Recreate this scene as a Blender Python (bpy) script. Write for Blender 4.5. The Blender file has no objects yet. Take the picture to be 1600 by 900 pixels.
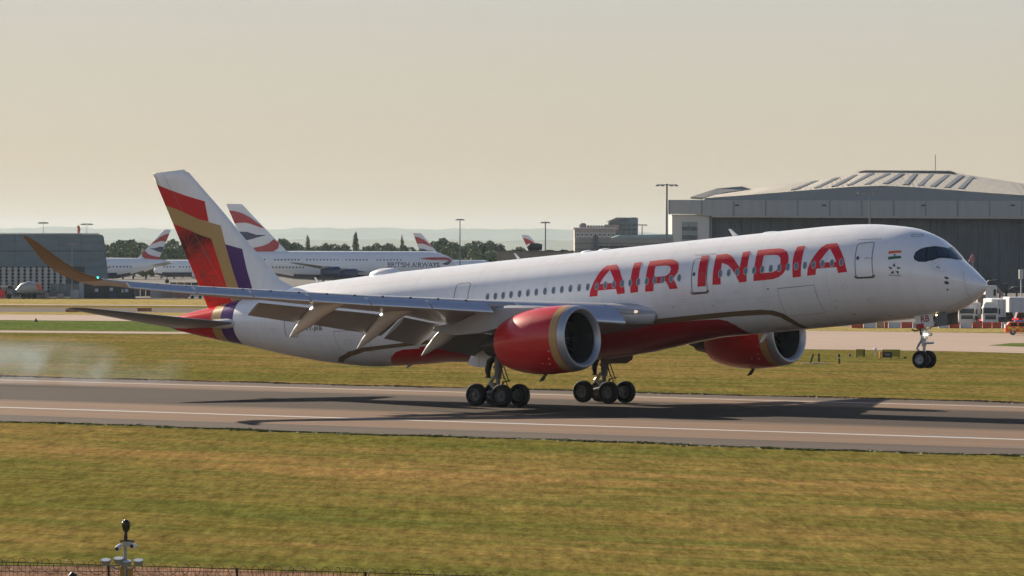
import bpy, bmesh, math, random, json
import numpy as np
from mathutils import Vector, Matrix
from mathutils.geometry import tessellate_polygon
random.seed(7); rng = np.random.default_rng(11)
R = math.radians; PI = math.pi
scene = bpy.context.scene; COL = scene.collection

# ------------------------------------------------------------------ camera
CAM_POS = (193.7013, -241.2073, 9.4673); YAW, PITCH, ROLL, FPX = -0.68471, -0.00708, 0.00352, 7738.4
d_ = Vector((math.sin(YAW)*math.cos(PITCH), math.cos(YAW)*math.cos(PITCH), math.sin(PITCH)))
r_ = Vector((math.cos(YAW), -math.sin(YAW), 0)); u_ = r_.cross(d_)
r2 = math.cos(ROLL)*r_+math.sin(ROLL)*u_; u2 = -math.sin(ROLL)*r_+math.cos(ROLL)*u_
cam = bpy.data.cameras.new('camera'); camo = bpy.data.objects.new('camera', cam); COL.objects.link(camo)
cam.sensor_width = 36; cam.lens = FPX/1600*36; cam.clip_start = 1; cam.clip_end = 120000
camo.matrix_world = Matrix(((r2.x,u2.x,-d_.x,CAM_POS[0]),(r2.y,u2.y,-d_.y,CAM_POS[1]),(r2.z,u2.z,-d_.z,CAM_POS[2]),(0,0,0,1)))
scene.camera = camo

# ------------------------------------------------------------------ light
SUN_EL = 22.0; LIGHT_AZ = -16.0      # light travels towards this heading (from +X)
sun = bpy.data.lights.new('sun', 'SUN'); suno = bpy.data.objects.new('sun', sun); COL.objects.link(suno)
sun.energy = 5.0; sun.angle = R(0.55); sun.color = (1.0, 0.86, 0.68)
L_ = Vector((math.cos(R(LIGHT_AZ))*math.cos(R(SUN_EL)), math.sin(R(LIGHT_AZ))*math.cos(R(SUN_EL)), -math.sin(R(SUN_EL))))
suno.rotation_euler = L_.to_track_quat('-Z', 'Y').to_euler()
world = bpy.data.worlds.new('World'); scene.world = world; world.use_nodes = True
wn = world.node_tree.nodes; wl = world.node_tree.links
sky = wn.new('ShaderNodeTexSky'); sky.sky_type = 'NISHITA'; sky.sun_disc = False
sky.sun_elevation = R(SUN_EL); sky.sun_rotation = R(90-(LIGHT_AZ+180)); sky.dust_density = 1.6; sky.air_density = 1.0; sky.ozone_density = 1.5
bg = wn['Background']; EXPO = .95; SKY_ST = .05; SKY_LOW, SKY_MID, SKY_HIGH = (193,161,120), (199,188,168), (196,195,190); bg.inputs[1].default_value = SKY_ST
# warm hazy band near the horizon, a pale ring above it, blue overhead
tcw = wn.new('ShaderNodeTexCoord'); sxw = wn.new('ShaderNodeSeparateXYZ'); wl.new(tcw.outputs['Generated'], sxw.inputs[0])
rw_ = wn.new('ShaderNodeValToRGB'); wl.new(sxw.outputs[2], rw_.inputs[0]); ew = rw_.color_ramp.elements
_l = lambda c: tuple((v/255/12.92 if v/255 <= .04045 else ((v/255+.055)/1.055)**2.4) for v in c)+(1,)
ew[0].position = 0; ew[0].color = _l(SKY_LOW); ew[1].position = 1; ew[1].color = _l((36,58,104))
for p_, c_ in ((.012, (197,174,143)), (.03, SKY_MID), (.06, SKY_HIGH), (.16, (230,234,238)), (.35, (158,182,212)), (.6, (66,94,142))):  # pale upper stops brightened all round to fill the fuselage side
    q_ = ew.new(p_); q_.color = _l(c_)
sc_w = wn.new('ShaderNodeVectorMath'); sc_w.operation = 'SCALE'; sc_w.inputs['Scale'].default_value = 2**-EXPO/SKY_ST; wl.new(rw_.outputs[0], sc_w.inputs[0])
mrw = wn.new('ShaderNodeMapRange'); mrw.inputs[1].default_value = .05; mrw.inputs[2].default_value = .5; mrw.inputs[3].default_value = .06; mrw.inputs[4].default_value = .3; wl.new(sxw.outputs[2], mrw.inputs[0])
mxw = wn.new('ShaderNodeMix'); mxw.data_type = 'RGBA'
# the band barely fades behind the camera, held bright as added fuselage fill
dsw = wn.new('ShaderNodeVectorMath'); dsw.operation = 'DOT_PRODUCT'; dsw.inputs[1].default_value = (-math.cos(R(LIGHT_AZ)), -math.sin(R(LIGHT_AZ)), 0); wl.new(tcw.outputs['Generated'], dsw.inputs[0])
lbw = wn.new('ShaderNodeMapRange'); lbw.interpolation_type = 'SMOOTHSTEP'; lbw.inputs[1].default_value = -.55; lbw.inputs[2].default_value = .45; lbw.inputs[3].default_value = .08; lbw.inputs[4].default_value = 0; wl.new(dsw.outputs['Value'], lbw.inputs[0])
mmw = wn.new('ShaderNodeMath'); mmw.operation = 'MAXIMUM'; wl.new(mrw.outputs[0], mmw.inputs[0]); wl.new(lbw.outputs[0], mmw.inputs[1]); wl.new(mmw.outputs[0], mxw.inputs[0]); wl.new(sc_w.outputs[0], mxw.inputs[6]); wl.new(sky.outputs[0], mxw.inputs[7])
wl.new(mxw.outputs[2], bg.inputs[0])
scene.view_settings.view_transform = 'Standard'; scene.view_settings.look = 'None'; scene.view_settings.exposure = EXPO; scene.view_settings.gamma = 1
scene.cycles.use_denoising = True; scene.cycles.max_bounces = 6; scene.cycles.volume_bounces = 0

# ------------------------------------------------------------------ shape of the jet skin and its printed marks
def pchip(xs,ys):
    xs=np.array(xs,float);ys=np.array(ys,float);h=np.diff(xs);d=np.diff(ys)/h
    m=np.zeros_like(ys)
    for i in range(1,len(xs)-1):
        if d[i-1]*d[i]>0:
            w1=2*h[i]+h[i-1];w2=h[i]+2*h[i-1];m[i]=(w1+w2)/(w1/d[i-1]+w2/d[i])
    m[0]=d[0];m[-1]=d[-1]
    def f(x):
        x=min(max(x,xs[0]),xs[-1]);i=min(int(np.searchsorted(xs,x,side='right'))-1,len(xs)-2);i=max(i,0)
        t=(x-xs[i])/h[i]
        return ((1+2*t)*(1-t)**2)*ys[i]+t*(1-t)**2*h[i]*m[i]+t*t*(3-2*t)*ys[i+1]+t*t*(t-1)*h[i]*m[i+1]
    return f
S0=.3
_r=lambda L:(list(np.sqrt([a-S0 for a,b in L])),[b for a,b in L])
TOP=[(.3,-1.4),(.4,-1.15),(.65,-.93),(1.05,-.6),(1.6,-.12),(2.2,.36),(2.8,.95),(3.5,1.64),(4.3,2.07),(5.2,2.41),(6.5,2.66),(8,2.87),(10,3.0),(12,3.04),(20,3.04),(46,3.0),(48.5,2.95),(52.5,2.86),(54.7,2.68),(58.3,2.37),(62,1.95),(64,1.72),(65.2,1.5)]
BOT=[(.3,-1.4),(.4,-1.6),(.65,-1.8),(1.05,-2.07),(1.5,-2.3),(2,-2.52),(3,-2.8),(4.5,-2.92),(6.5,-2.94),(9,-2.96),(12,-2.98),(38,-3.02),(43.5,-3.0),(47,-2.94),(50.5,-2.53),(54.3,-1.8),(58.5,-.8),(62,-.02),(65.2,.78)]
HW=[(.3,0),(.4,.22),(.65,.5),(1.05,.84),(1.6,1.22),(2.5,1.74),(3.5,2.25),(5,2.68),(7,2.9),(9,2.97),(12,2.98),(44,2.98),(48,2.88),(52,2.52),(56,2.0),(60,1.33),(63,.8),(65.2,.36)]
ZC=[(.3,-1.4),(.6,-1.28),(1,-1.14),(2,-.82),(3.5,-.45),(6,-.1),(9,0),(46,0),(50,.15),(56,.55),(62,.98),(65.2,1.14)]
fT,fB,fW,fC=[pchip(*_r(L)) for L in (TOP,BOT,HW,ZC)]
def S(s,th,off=0.0):
    """point on the skin: s metres behind the nose, th angle from keel (0) over starboard (pi/2) to crown (pi)"""
    q=np.sqrt(max(s-S0,0.0)); w,t,b,c=fW(q),fT(q),fB(q),fC(q)
    hy=w; hz=(c-b) if np.cos(th)>0 else (t-c)
    y=-np.sin(th)*hy; z=c-np.cos(th)*hz
    if off:
        n=np.array([-np.sin(th)/max(hy,.05),-np.cos(th)/max(hz,.05)]); n/=np.linalg.norm(n)
        e=.05; q2=np.sqrt(max(s-e-S0,0)); dr=(w-fW(q2))/e; k=1/np.sqrt(1+min(dr,3)**2)
        return np.array([s-off*min(dr,3)*k,y+n[0]*off*k,z+n[1]*off*k])
    return np.array([s,y,z])

D = json.loads('''{"letters":[["A",[[27.452,1.5913],[27.397,1.7061],[27.207,1.856],[26.946,2.0405],[26.705,2.1784],[26.474,2.2441],[25.705,2.2496],[25.265,2.0808],[24.918,1.8773],[24.735,1.7089],[24.701,1.5907],[25.289,1.5897],[25.383,1.6989],[26.79,1.703],[26.845,1.5937]],[[[26.085,2.1267],[25.646,1.9351],[25.561,1.8283],[26.681,1.8326],[26.471,1.9583]]]],["I",[[24.315,2.2428],[23.71,2.2492],[23.69,2.0736],[23.658,1.88],[23.679,1.593],[24.266,1.5867],[24.283,1.7509],[24.291,1.9731],[24.306,2.1337]],[]],["R",[[23.124,2.2427],[22.39,2.2514],[21.64,2.2458],[21.275,2.2221],[20.965,2.1748],[20.75,2.0951],[20.66,2.0033],[20.702,1.9097],[20.935,1.8278],[21.027,1.7996],[20.809,1.7045],[20.63,1.5854],[21.254,1.5874],[21.448,1.7123],[21.625,1.7705],[21.685,1.7257],[22.462,1.73],[22.503,1.5806],[23.132,1.5843],[23.104,1.72],[23.114,1.9397],[23.134,2.1178]],[[[22.53,2.1032],[21.681,2.0974],[21.398,2.0685],[21.264,2.0016],[21.296,1.9263],[21.492,1.876],[21.723,1.8639],[22.466,1.8658],[22.51,1.9798]]]],["I",[[19.152,2.241],[18.549,2.238],[18.528,2.0773],[18.49,1.8486],[18.516,1.5783],[19.134,1.582],[19.11,1.7574],[19.131,2.0166]],[]],["N",[[18.023,2.2298],[17.259,2.2338],[16.942,2.1933],[16.634,2.1121],[16.259,1.9803],[15.979,1.8786],[15.986,2.0378],[16.04,2.2311],[15.488,2.2422],[15.436,2.0214],[15.419,1.8188],[15.452,1.5851],[15.99,1.5849],[16.252,1.7322],[16.555,1.8623],[16.921,1.9608],[17.418,2.0276],[17.388,1.8481],[17.384,1.5829],[17.997,1.5893],[17.975,1.7903],[17.971,2.0175]],[]],["D",[[14.936,2.2442],[14.132,2.2433],[13.32,2.2331],[12.973,2.2005],[12.689,2.1396],[12.468,2.0376],[12.386,1.9071],[12.473,1.7751],[12.729,1.6747],[13.044,1.6169],[13.448,1.5873],[14.159,1.5823],[14.934,1.5859],[14.912,1.7566],[14.888,2.0051]],[[[14.34,2.1007],[13.529,2.089],[13.244,2.0666],[13.035,2.0022],[12.975,1.8989],[13.058,1.8152],[13.265,1.7485],[13.573,1.7208],[14.329,1.7291],[14.329,1.8872]]]],["I",[[11.99,2.2318],[11.42,2.234],[11.406,2.0325],[11.413,1.8311],[11.435,1.5819],[12.035,1.5787],[12.082,1.9487],[12.065,2.1058]],[]],["A",[[9.884,2.2292],[9.117,2.2423],[8.685,2.0606],[8.312,1.8569],[8.094,1.5922],[8.734,1.5819],[8.836,1.7056],[10.313,1.7065],[10.365,1.5892],[10.978,1.5864],[10.926,1.7222],[10.706,1.8864],[10.409,2.0455],[10.163,2.1632]],[[[9.511,2.1186],[9.076,1.9353],[8.871,1.8121],[10.115,1.8222],[9.935,1.917]]]]],"win":[[35.601,1.8069],[34.965,1.8015],[34.332,1.7962],[33.702,1.7984],[33.015,1.7954],[32.346,1.7965],[31.678,1.7976],[30.983,1.7942],[30.306,1.7987],[29.643,1.7961],[28.969,1.7968],[28.278,1.7962],[27.6,1.7984],[26.897,1.798],[26.237,1.7988],[25.558,1.799],[24.91,1.8036],[24.296,1.8054],[23.663,1.8031],[23.019,1.804],[22.397,1.8055],[21.78,1.7962],[21.148,1.7992],[20.536,1.7954],[17.416,1.7948],[16.785,1.7949],[16.146,1.7898],[15.519,1.7923],[14.893,1.7923],[14.278,1.7926],[13.656,1.7951],[13.025,1.7901],[12.389,1.7921],[11.771,1.7922],[11.139,1.7924],[10.499,1.7881],[9.863,1.7914],[9.178,1.7944],[8.506,1.7923]],"door1":[[7.503,1.4676],[7.602,2.2044],[6.489,2.2664],[6.31,1.4686]],"door2":[[19.571,1.4728],[19.621,2.1844],[18.491,2.1751],[18.405,1.4602]],"door3":[[38.331,1.8524],[38.43,2.1761],[37.277,2.1617],[37.21,1.8151]],"door4":[[53.338,1.24],[53.115,1.7821],[51.82,1.7675],[52.064,1.2623]],"cargo1":[[13.313,1.0981],[13.247,1.3893],[10.535,1.3892],[10.468,0.8932]],"cargo2":[[48.615,0.8698],[48.64,1.3544],[46.093,1.3819],[45.621,0.8386]],"wind":[[3.852,2.019],[3.817,2.1621],[3.63,2.3176],[3.329,2.506],[3.013,2.8515],[2.861,3.12],[2.594,3.12],[2.327,3.12],[2.091,3.1118],[2.134,2.9376],[2.405,2.6168],[2.669,2.3671],[2.857,2.1655],[3.195,1.9777],[3.545,1.9164],[3.778,1.9462]],"pane1":[[3.796,2.0262],[3.769,2.1593],[3.608,2.2894],[3.39,2.4109],[3.229,2.0072],[3.555,1.9487],[3.734,1.9679]],"pane2":[[3.335,2.4532],[3.113,2.6364],[2.774,2.4788],[2.721,2.3828],[2.875,2.2027],[3.174,2.0226]],"pane3":[[3.068,2.685],[2.822,3.12],[2.598,3.1197],[2.341,3.12],[2.176,3.0997],[2.322,2.8377],[2.507,2.5824],[2.663,2.4254]],"flag1":[[5.391,2.0417],[4.63,2.1145],[4.602,2.0577],[5.364,1.9801]],"flag2":[[5.346,1.9088],[4.566,1.9731],[4.549,1.9128],[5.331,1.8444]],"wheelp":[4.966,1.9718],"star":[4.905,1.6366],"startext":[4.933,1.4938],"emb":[2.543,1.9708],"probe":[[2.073,1.5917],[2.099,1.4136],[2.124,1.1781]],"hatch":[[4.581,2.6852],[4.551,2.8679],[4.114,2.9006],[4.035,2.7931],[4.091,2.6425],[4.424,2.5941]],"radl":[[1.349,2.4007],[1.221,1.5804],[1.199,0.9946],[1.217,0.4323]],"lowl":[[2.66,0.461],[1.989,0.5111],[1.357,0.6067]],"reg":[[51.274,1.4173],[49.622,1.4599]],"gold_f":[[22.735,0.9962],[20.575,0.9996],[18.168,1.0033],[16.061,0.9982],[14.906,0.9795],[14.056,0.9353],[13.436,0.8318],[13.039,0.6172],[12.844,0.329],[12.86,0.1405],[13.188,0.2292],[13.452,0.5386],[13.842,0.7465],[14.468,0.8391],[15.226,0.8557],[17.031,0.8791],[19.689,0.8788],[21.58,0.8709],[23.193,0.8766]],"red_f":[[25.295,0.7654],[23.737,0.8755],[21.58,0.8709],[19.711,0.8655],[18.278,0.8458],[17.732,0.7774],[17.355,0.6234],[17.172,0.3902],[17.186,0.2023]],"gold_a":[[41.629,0.9048],[44.898,0.8745],[46.604,0.8435],[48.023,0.7159],[49.017,0.5438],[49.569,0.3339]],"gold_a2":[[41.47,1.0003],[44.724,0.9737],[46.683,0.9525],[47.966,0.8572],[49.25,0.6414],[50.061,0.3385]],"red_a":[[41.819,0.802],[43.399,0.813],[44.151,0.7583],[44.858,0.6048],[45.509,0.3113]],"ring":[58.41,59.81,60.76,64.97,58.32,59.53,60.52],"v_le":[[62.986,11.087],[61.653,9.735],[60.229,8.333],[58.359,6.292],[57.19,5.117],[56.026,3.947],[55.332,3.239],[54.613,2.857]],"v_tip":[[66.258,11.315],[64.498,11.304],[63.467,11.218]],"v_te":[[61.965,2.015]],"v_red1":[[65.864,10.526],[64.601,10.03],[63.215,9.544],[61.519,9.014],[61.221,7.619],[62.063,7.852],[63.31,8.368],[64.187,8.73],[65.16,9.072]],"v_gold":[[65.16,9.072],[64.187,8.73],[63.31,8.368],[62.063,7.852],[61.223,7.6],[60.186,7.294],[59.689,5.558],[59.234,4.111],[58.87,3.115],[58.491,2.317],[59.563,2.399],[59.965,3.248],[60.51,4.872],[61.082,6.493],[62.144,6.848],[63.393,7.352],[64.523,7.79]],"v_red2":[[64.523,7.79],[63.393,7.352],[62.144,6.848],[61.082,6.493],[60.51,4.872],[59.965,3.248],[59.592,2.354],[61.763,2.049],[62.663,3.629]],"v_pur":[[59.842,6.022],[58.378,5.59],[58.022,4.201],[57.637,3.019],[57.338,2.509],[58.521,2.413],[58.87,3.115],[59.234,4.111],[59.689,5.558]],"v_flow":[[62.235,4.143],[63.207,5.66],[61.894,5.174]]}''')
# ------------------------------------------------------------------ helpers
def lin(r, g, b):
    f = lambda c: c/12.92 if c <= .04045 else ((c+.055)/1.055)**2.4
    return (f(r/255), f(g/255), f(b/255))
MATS = {}
def mat(name, col, rough=.5, metal=0, coat=0, noise=None, bump=None, emit=None, spec=.5, stretch=(1,1,1)):
    """noise=(scale, amount) varies the base colour, bump=(scale, strength)"""
    if name in MATS: return MATS[name]
    m = bpy.data.materials.new(name); m.use_nodes = True; N = m.node_tree.nodes; K = m.node_tree.links
    b = N['Principled BSDF']; b.inputs['Base Color'].default_value = (*col, 1); b.inputs['Roughness'].default_value = rough
    b.inputs['Metallic'].default_value = metal; b.inputs['Coat Weight'].default_value = coat; b.inputs['Coat Roughness'].default_value = .08
    b.inputs['Specular IOR Level'].default_value = spec
    if noise or bump:
        tc = N.new('ShaderNodeTexCoord'); mp = N.new('ShaderNodeMapping'); mp.inputs['Scale'].default_value = stretch
        K.new(tc.outputs['Object'], mp.inputs[0])
    if noise:
        t = N.new('ShaderNodeTexNoise'); t.inputs['Scale'].default_value = noise[0]; t.inputs['Detail'].default_value = 5; t.inputs['Roughness'].default_value = .6
        K.new(mp.outputs[0], t.inputs[0])
        mr = N.new('ShaderNodeMapRange'); mr.inputs[1].default_value = .3; mr.inputs[2].default_value = .7; mr.inputs[3].default_value = 1-noise[1]; mr.inputs[4].default_value = 1+noise[1]
        K.new(t.outputs[0], mr.inputs[0])
        mx = N.new('ShaderNodeVectorMath'); mx.operation = 'SCALE'; mx.inputs[0].default_value = col; K.new(mr.outputs[0], mx.inputs['Scale'])
        K.new(mx.outputs[0], b.inputs['Base Color'])
    if bump:
        t2 = N.new('ShaderNodeTexNoise'); t2.inputs['Scale'].default_value = bump[0]; K.new(mp.outputs[0], t2.inputs[0])
        bp = N.new('ShaderNodeBump'); bp.inputs['Strength'].default_value = bump[1]; bp.inputs['Distance'].default_value = .05
        K.new(t2.outputs[0], bp.inputs['Height']); K.new(bp.outputs[0], b.inputs['Normal'])
    if emit: b.inputs['Emission Color'].default_value = (*emit[0], 1); b.inputs['Emission Strength'].default_value = emit[1]
    MATS[name] = m; return m
def link(name, me, parent=None, loc=None, rz=None):
    o = bpy.data.objects.new(name, me); COL.objects.link(o)
    if parent: o.parent = parent
    if loc is not None: o.location = loc
    if rz is not None: o.rotation_euler = (0, 0, rz)
    return o
def tag(o, label=None, cat=None, group=None, kind=None):
    if label: o['label'] = label
    if cat: o['category'] = cat
    if group: o['group'] = group
    if kind: o['kind'] = kind
    return o
def mesh(name, V, F, m, parent=None, smooth=False, mi=None, loc=None, rz=None, sharp=None):
    me = bpy.data.meshes.new(name); me.from_pydata([tuple(map(float, v)) for v in V], [], [tuple(map(int, f)) for f in F])
    for x in (m if isinstance(m, (list, tuple)) else [m]): me.materials.append(x)
    if mi is not None: me.polygons.foreach_set('material_index', list(mi))
    if smooth:
        me.polygons.foreach_set('use_smooth', [True]*len(me.polygons))
        if sharp: me.set_sharp_from_angle(angle=R(sharp))
    me.update(); return link(name, me, parent, loc, rz)
def empty(name, loc=(0,0,0), rz=0, label=None, cat=None, group=None):
    o = bpy.data.objects.new(name, None); COL.objects.link(o); o.location = loc; o.rotation_euler = (0,0,rz); o.empty_display_size = .3
    return tag(o, label, cat, group)
class MB:
    """collects simple solids into one mesh"""
    def __init__(s): s.V = []; s.F = []; s.M = []
    def add(s, V, F, mi=0):
        n = len(s.V); s.V += [tuple(v) for v in V]; s.F += [tuple(i+n for i in f) for f in F]; s.M += [mi]*len(F)
    def box(s, x0, x1, y0, y1, z0, z1, mi=0, cham=0):
        if cham:
            c = cham; P = [(x0+c,y0),(x1-c,y0),(x1,y0+c),(x1,y1-c),(x1-c,y1),(x0+c,y1),(x0,y1-c),(x0,y0+c)]; n = 8
            V = [(x,y,z0) for x,y in P]+[(x,y,z1-c) for x,y in P]+[((x-(x0+x1)/2)*(1-2*c/max(x1-x0,.01))+(x0+x1)/2,(y-(y0+y1)/2)*(1-2*c/max(y1-y0,.01))+(y0+y1)/2,z1) for x,y in P]
            F = [tuple(range(n))[::-1], tuple(range(2*n,3*n))]+[(k*n+i,k*n+(i+1)%n,(k+1)*n+(i+1)%n,(k+1)*n+i) for k in (0,1) for i in range(n)]
            return s.add(V, F, mi)
        V = [(x,y,z) for z in (z0,z1) for x,y in ((x0,y0),(x1,y0),(x1,y1),(x0,y1))]
        s.add(V, [(3,2,1,0),(4,5,6,7),(0,1,5,4),(1,2,6,5),(2,3,7,6),(3,0,4,7)], mi)
    def prism(s, P, y0, y1, mi=0):      # polygon in x,z extruded along y
        n = len(P); V = [(x,y0,z) for x,z in P]+[(x,y1,z) for x,z in P]
        s.add(V, [tuple(range(n)), tuple(range(n,2*n))[::-1]]+[(i,(i+1)%n,n+(i+1)%n,n+i)[::-1] for i in range(n)], mi)
    def tube(s, P, r, n=8, mi=0, cap=True):
        P = [Vector(p) for p in P]; rr = r if isinstance(r, (list,tuple)) else [r]*len(P); base = len(s.V); up = None
        for i, p in enumerate(P):
            t = (P[min(i+1,len(P)-1)]-P[max(i-1,0)]).normalized()
            if up is None: up = Vector((0,0,1)) if abs(t.z) < .9 else Vector((1,0,0))
            a = t.cross(up).normalized(); b = a.cross(t).normalized(); up = b
            s.V += [tuple(p+(a*math.cos(2*PI*k/n)+b*math.sin(2*PI*k/n))*rr[i]) for k in range(n)]
        for i in range(len(P)-1):
            for k in range(n):
                s.F.append((base+i*n+k, base+i*n+(k+1)%n, base+(i+1)*n+(k+1)%n, base+(i+1)*n+k)); s.M.append(mi)
        if cap:
            s.F.append(tuple(base+k for k in range(n))[::-1]); s.F.append(tuple(base+(len(P)-1)*n+k for k in range(n))); s.M += [mi, mi]
    def lathe(s, prof, c=(0,0,0), axis='x', n=24, mi=0, close=False):
        """prof: list of (axial, radius)"""
        base = len(s.V)
        for a, r in prof:
            for k in range(n):
                q = 2*PI*k/n; u, v = r*math.cos(q), r*math.sin(q)
                p = {'x':(a,u,v),'y':(u,a,v),'z':(u,v,a)}[axis]; s.V.append((c[0]+p[0],c[1]+p[1],c[2]+p[2]))
        L = len(prof)
        for i in range(L if close else L-1):
            for k in range(n):
                j = (i+1) % L
                s.F.append((base+i*n+k, base+i*n+(k+1)%n, base+j*n+(k+1)%n, base+j*n+k)); s.M.append(mi if not isinstance(mi, (list,tuple)) else mi[i])
    def out(s, name, m, parent=None, smooth=False, loc=None, rz=None, sharp=35):
        o = mesh(name, s.V, s.F, m, parent, smooth, s.M, loc, rz, sharp)
        bm = bmesh.new(); bm.from_mesh(o.data); bmesh.ops.recalc_face_normals(bm, faces=bm.faces); bm.to_mesh(o.data); bm.free()
        return o
def text_mesh(txt, shear=0):
    cu = bpy.data.curves.new('t', 'FONT'); cu.body = txt; cu.align_x = 'CENTER'; cu.align_y = 'CENTER'; cu.size = 1; cu.shear = shear; cu.resolution_u = 3; cu.offset = .014
    o = bpy.data.objects.new('t', cu); me = bpy.data.meshes.new_from_object(o)
    V = [v.co[:2] for v in me.vertices]; F = [tuple(p.vertices) for p in me.polygons]
    bpy.data.objects.remove(o); bpy.data.curves.remove(cu); bpy.data.meshes.remove(me)
    return V, F

# paints
WHITE = mat('white_paint', (.85,.85,.85), .30, coat=.5, noise=(.8,.035), stretch=(2.5,1,.35))
RED = mat('red_paint', (.60,.005,.010), .30, coat=.35, spec=.35)
TAILRED = mat('tail_red_paint', (.62,.006,.010), .13, coat=0, spec=.22)
TRED = mat('title_red', (.70,.004,.022), .5, coat=.05, spec=.3)
PLUM = mat('purple_paint', (.085,.025,.16), .15, coat=0, spec=.22)
GOLD = mat('gold_paint', (.50,.33,.135), .2, coat=0, spec=.22)
BROWNGOLD = mat('bronze_paint', (.20,.135,.07), .4, coat=.3)
MAROON = mat('dark_red_paint', (.40,.008,.012), .3, coat=.6)
GREYP = mat('wing_grey_paint', (.355,.365,.39), .45, coat=.15, noise=(.8,.07), stretch=(1,.4,1))
SLAT = mat('bare_metal_slat', (.60,.64,.70), .30, metal=.55, coat=.3)
CHROME = mat('polished_lip_metal', (.45,.47,.50), .42, metal=.6)
DARK = mat('dark_seal', (.02,.02,.022), .5)
GLASS = mat('cockpit_glass', (.012,.016,.02), .06, spec=.8)
PANEG = mat('cockpit_pane', (.035,.045,.055), .04, spec=.9)
WING_GLASS = mat('cabin_window_glass', (.10,.13,.17), .12, spec=.8)
WFRAME = mat('window_rim', (.45,.46,.48), .35, metal=.4)
LINE = mat('panel_line', (.18,.18,.18), .6)
TYRE = mat('tyre_rubber', (.014,.014,.015), .8, noise=(6,.25), spec=.25)
RIM = mat('wheel_rim_metal', (.30,.31,.33), .35, metal=.6)
RIMD = mat('main_wheel_rim', (.13,.13,.135), .45, metal=.4)
STEEL = mat('gear_steel', (.16,.16,.17), .4, metal=.3, noise=(5,.3))
GSTEEL = mat('nose_gear_grey', (.42,.43,.44), .4, metal=.2, noise=(6,.2))
BLACK = mat('black_paint', (.012,.012,.014), .4)
# ------------------------------------------------------------------ the landing jet
SG, ZG, TH = 33.35, 6.25, 0.0851
def B(s, y, z): return (-(s-SG), y, z+ZG)
def GW(x, y, z): return (x*math.cos(TH)+z*math.sin(TH), y, -x*math.sin(TH)+z*math.cos(TH))
jet = empty('passenger_jet', (0,0,0), 0, 'white red and gold airliner with AIR INDIA titles touching down on the runway', 'airliner')
jet.rotation_euler = (0, -TH, 0)
def SK(s, th, off=0): p = S(s, th, off); return B(p[0], p[1], p[2])

st = sorted(set([round(S0+(i/26)**2*4.7, 4) for i in range(27)] + list(np.round(np.arange(5.4, 12, .5),2)) + list(np.arange(12, 44, 1.0)) + list(np.round(np.arange(44, 65.2, .6),2)) + [58.37, 59.67, 60.65, 64.8, 65.2]))
NR = 96; V = []; F = []; MI = []
for s in st[1:]:
    for k in range(NR): V.append(SK(s, 2*PI*k/NR))
V.append(B(S0, 0, -1.4)); tip = len(V)-1
for i in range(len(st)-2):
    sm = (st[i+1]+st[i+2])/2
    m_ = 0 if sm < 58.37 else 1 if sm < 59.67 else 2 if sm < 60.65 else 3 if sm < 64.8 else 4
    for k in range(NR): F.append((i*NR+k, (i+1)*NR+k, (i+1)*NR+(k+1)%NR, i*NR+(k+1)%NR)); MI.append(m_)
for k in range(NR): F.append((tip, k, (k+1)%NR)); MI.append(0)
n = len(st)-2; F.append(tuple(n*NR+k for k in range(NR))); MI.append(5)
fus = mesh('fuselage', V, F, [WHITE, PLUM, GOLD, TAILRED, GREYP, DARK], jet, True, MI, sharp=50)
_b = bmesh.new(); _b.from_mesh(fus.data); bmesh.ops.recalc_face_normals(_b, faces=_b.faces); _b.to_mesh(fus.data); _b.free()

def decal_mesh(V2, F2, off, mirror=False, ds=.5, dt=.07, skin=None):
    bm = bmesh.new(); vs = [bm.verts.new((a, b, 0)) for a, b in V2]
    for f in F2:
        try: bm.faces.new([vs[i] for i in f])
        except ValueError: pass
    a0, a1 = min(v[0] for v in V2), max(v[0] for v in V2); b0, b1 = min(v[1] for v in V2), max(v[1] for v in V2)
    for ax, lo, hi, st_ in ((0,a0,a1,ds),(1,b0,b1,dt)):
        for k in range(math.ceil(lo/st_), math.floor(hi/st_)+1):
            no = (1,0,0) if ax == 0 else (0,1,0); co = (k*st_,0,0) if ax == 0 else (0,k*st_,0)
            bmesh.ops.bisect_plane(bm, geom=bm.verts[:]+bm.edges[:]+bm.faces[:], plane_co=co, plane_no=no)
    bm.verts.index_update(); sk = skin or SK
    P = []
    for v in bm.verts:
        p = sk(v.co.x, v.co.y, off); P.append((p[0], -p[1] if mirror else p[1], p[2]))
    Q = [tuple(v.index for v in f.verts) for f in bm.faces]; bm.free()
    return P, Q
def decal(name, outer, holes, m, parent=fus, off=.012, mirror=False, **k):
    loops = [[Vector((a, b*3, 0)) for a, b in L] for L in [outer]+list(holes)]
    flat = [(a, b) for L in [outer]+list(holes) for a, b in L]
    P, Q = decal_mesh(flat, tessellate_polygon(loops), off, mirror, **k)
    o = mesh(name, P, Q, m, parent, True)
    return o
def stroke(pts, w, closed=False):
    """thin band round a polyline in (s, th); returns 2D verts and quads"""
    P = [Vector((a, b*3)) for a, b in pts]; n = len(P); A = []; F = []
    for i, p in enumerate(P):
        q0 = P[i-1] if (i or closed) else P[0]; q1 = P[(i+1) % n] if (i < n-1 or closed) else P[-1]
        t = (q1-q0).normalized(); nn = Vector((-t.y, t.x)); A += [p+nn*w/2, p-nn*w/2]
    for i in range(n if closed else n-1):
        j = (i+1) % n; F.append((2*i, 2*i+1, 2*j+1, 2*j))
    return [(a.x, a.y/3) for a in A], F
def rounded(q, r, n=5):
    """round the corners of a quad given in (s, th)"""
    P = [Vector((a, b*3)) for a, b in q]; o = []
    for i, p in enumerate(P):
        a = (P[i-1]-p).normalized(); b = (P[(i+1) % len(P)]-p).normalized()
        for k in range(n+1):
            t = k/n; o.append(p+a*r*(1-t)**2+b*r*t**2)
    return [(a.x, a.y/3) for a in o]
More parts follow.
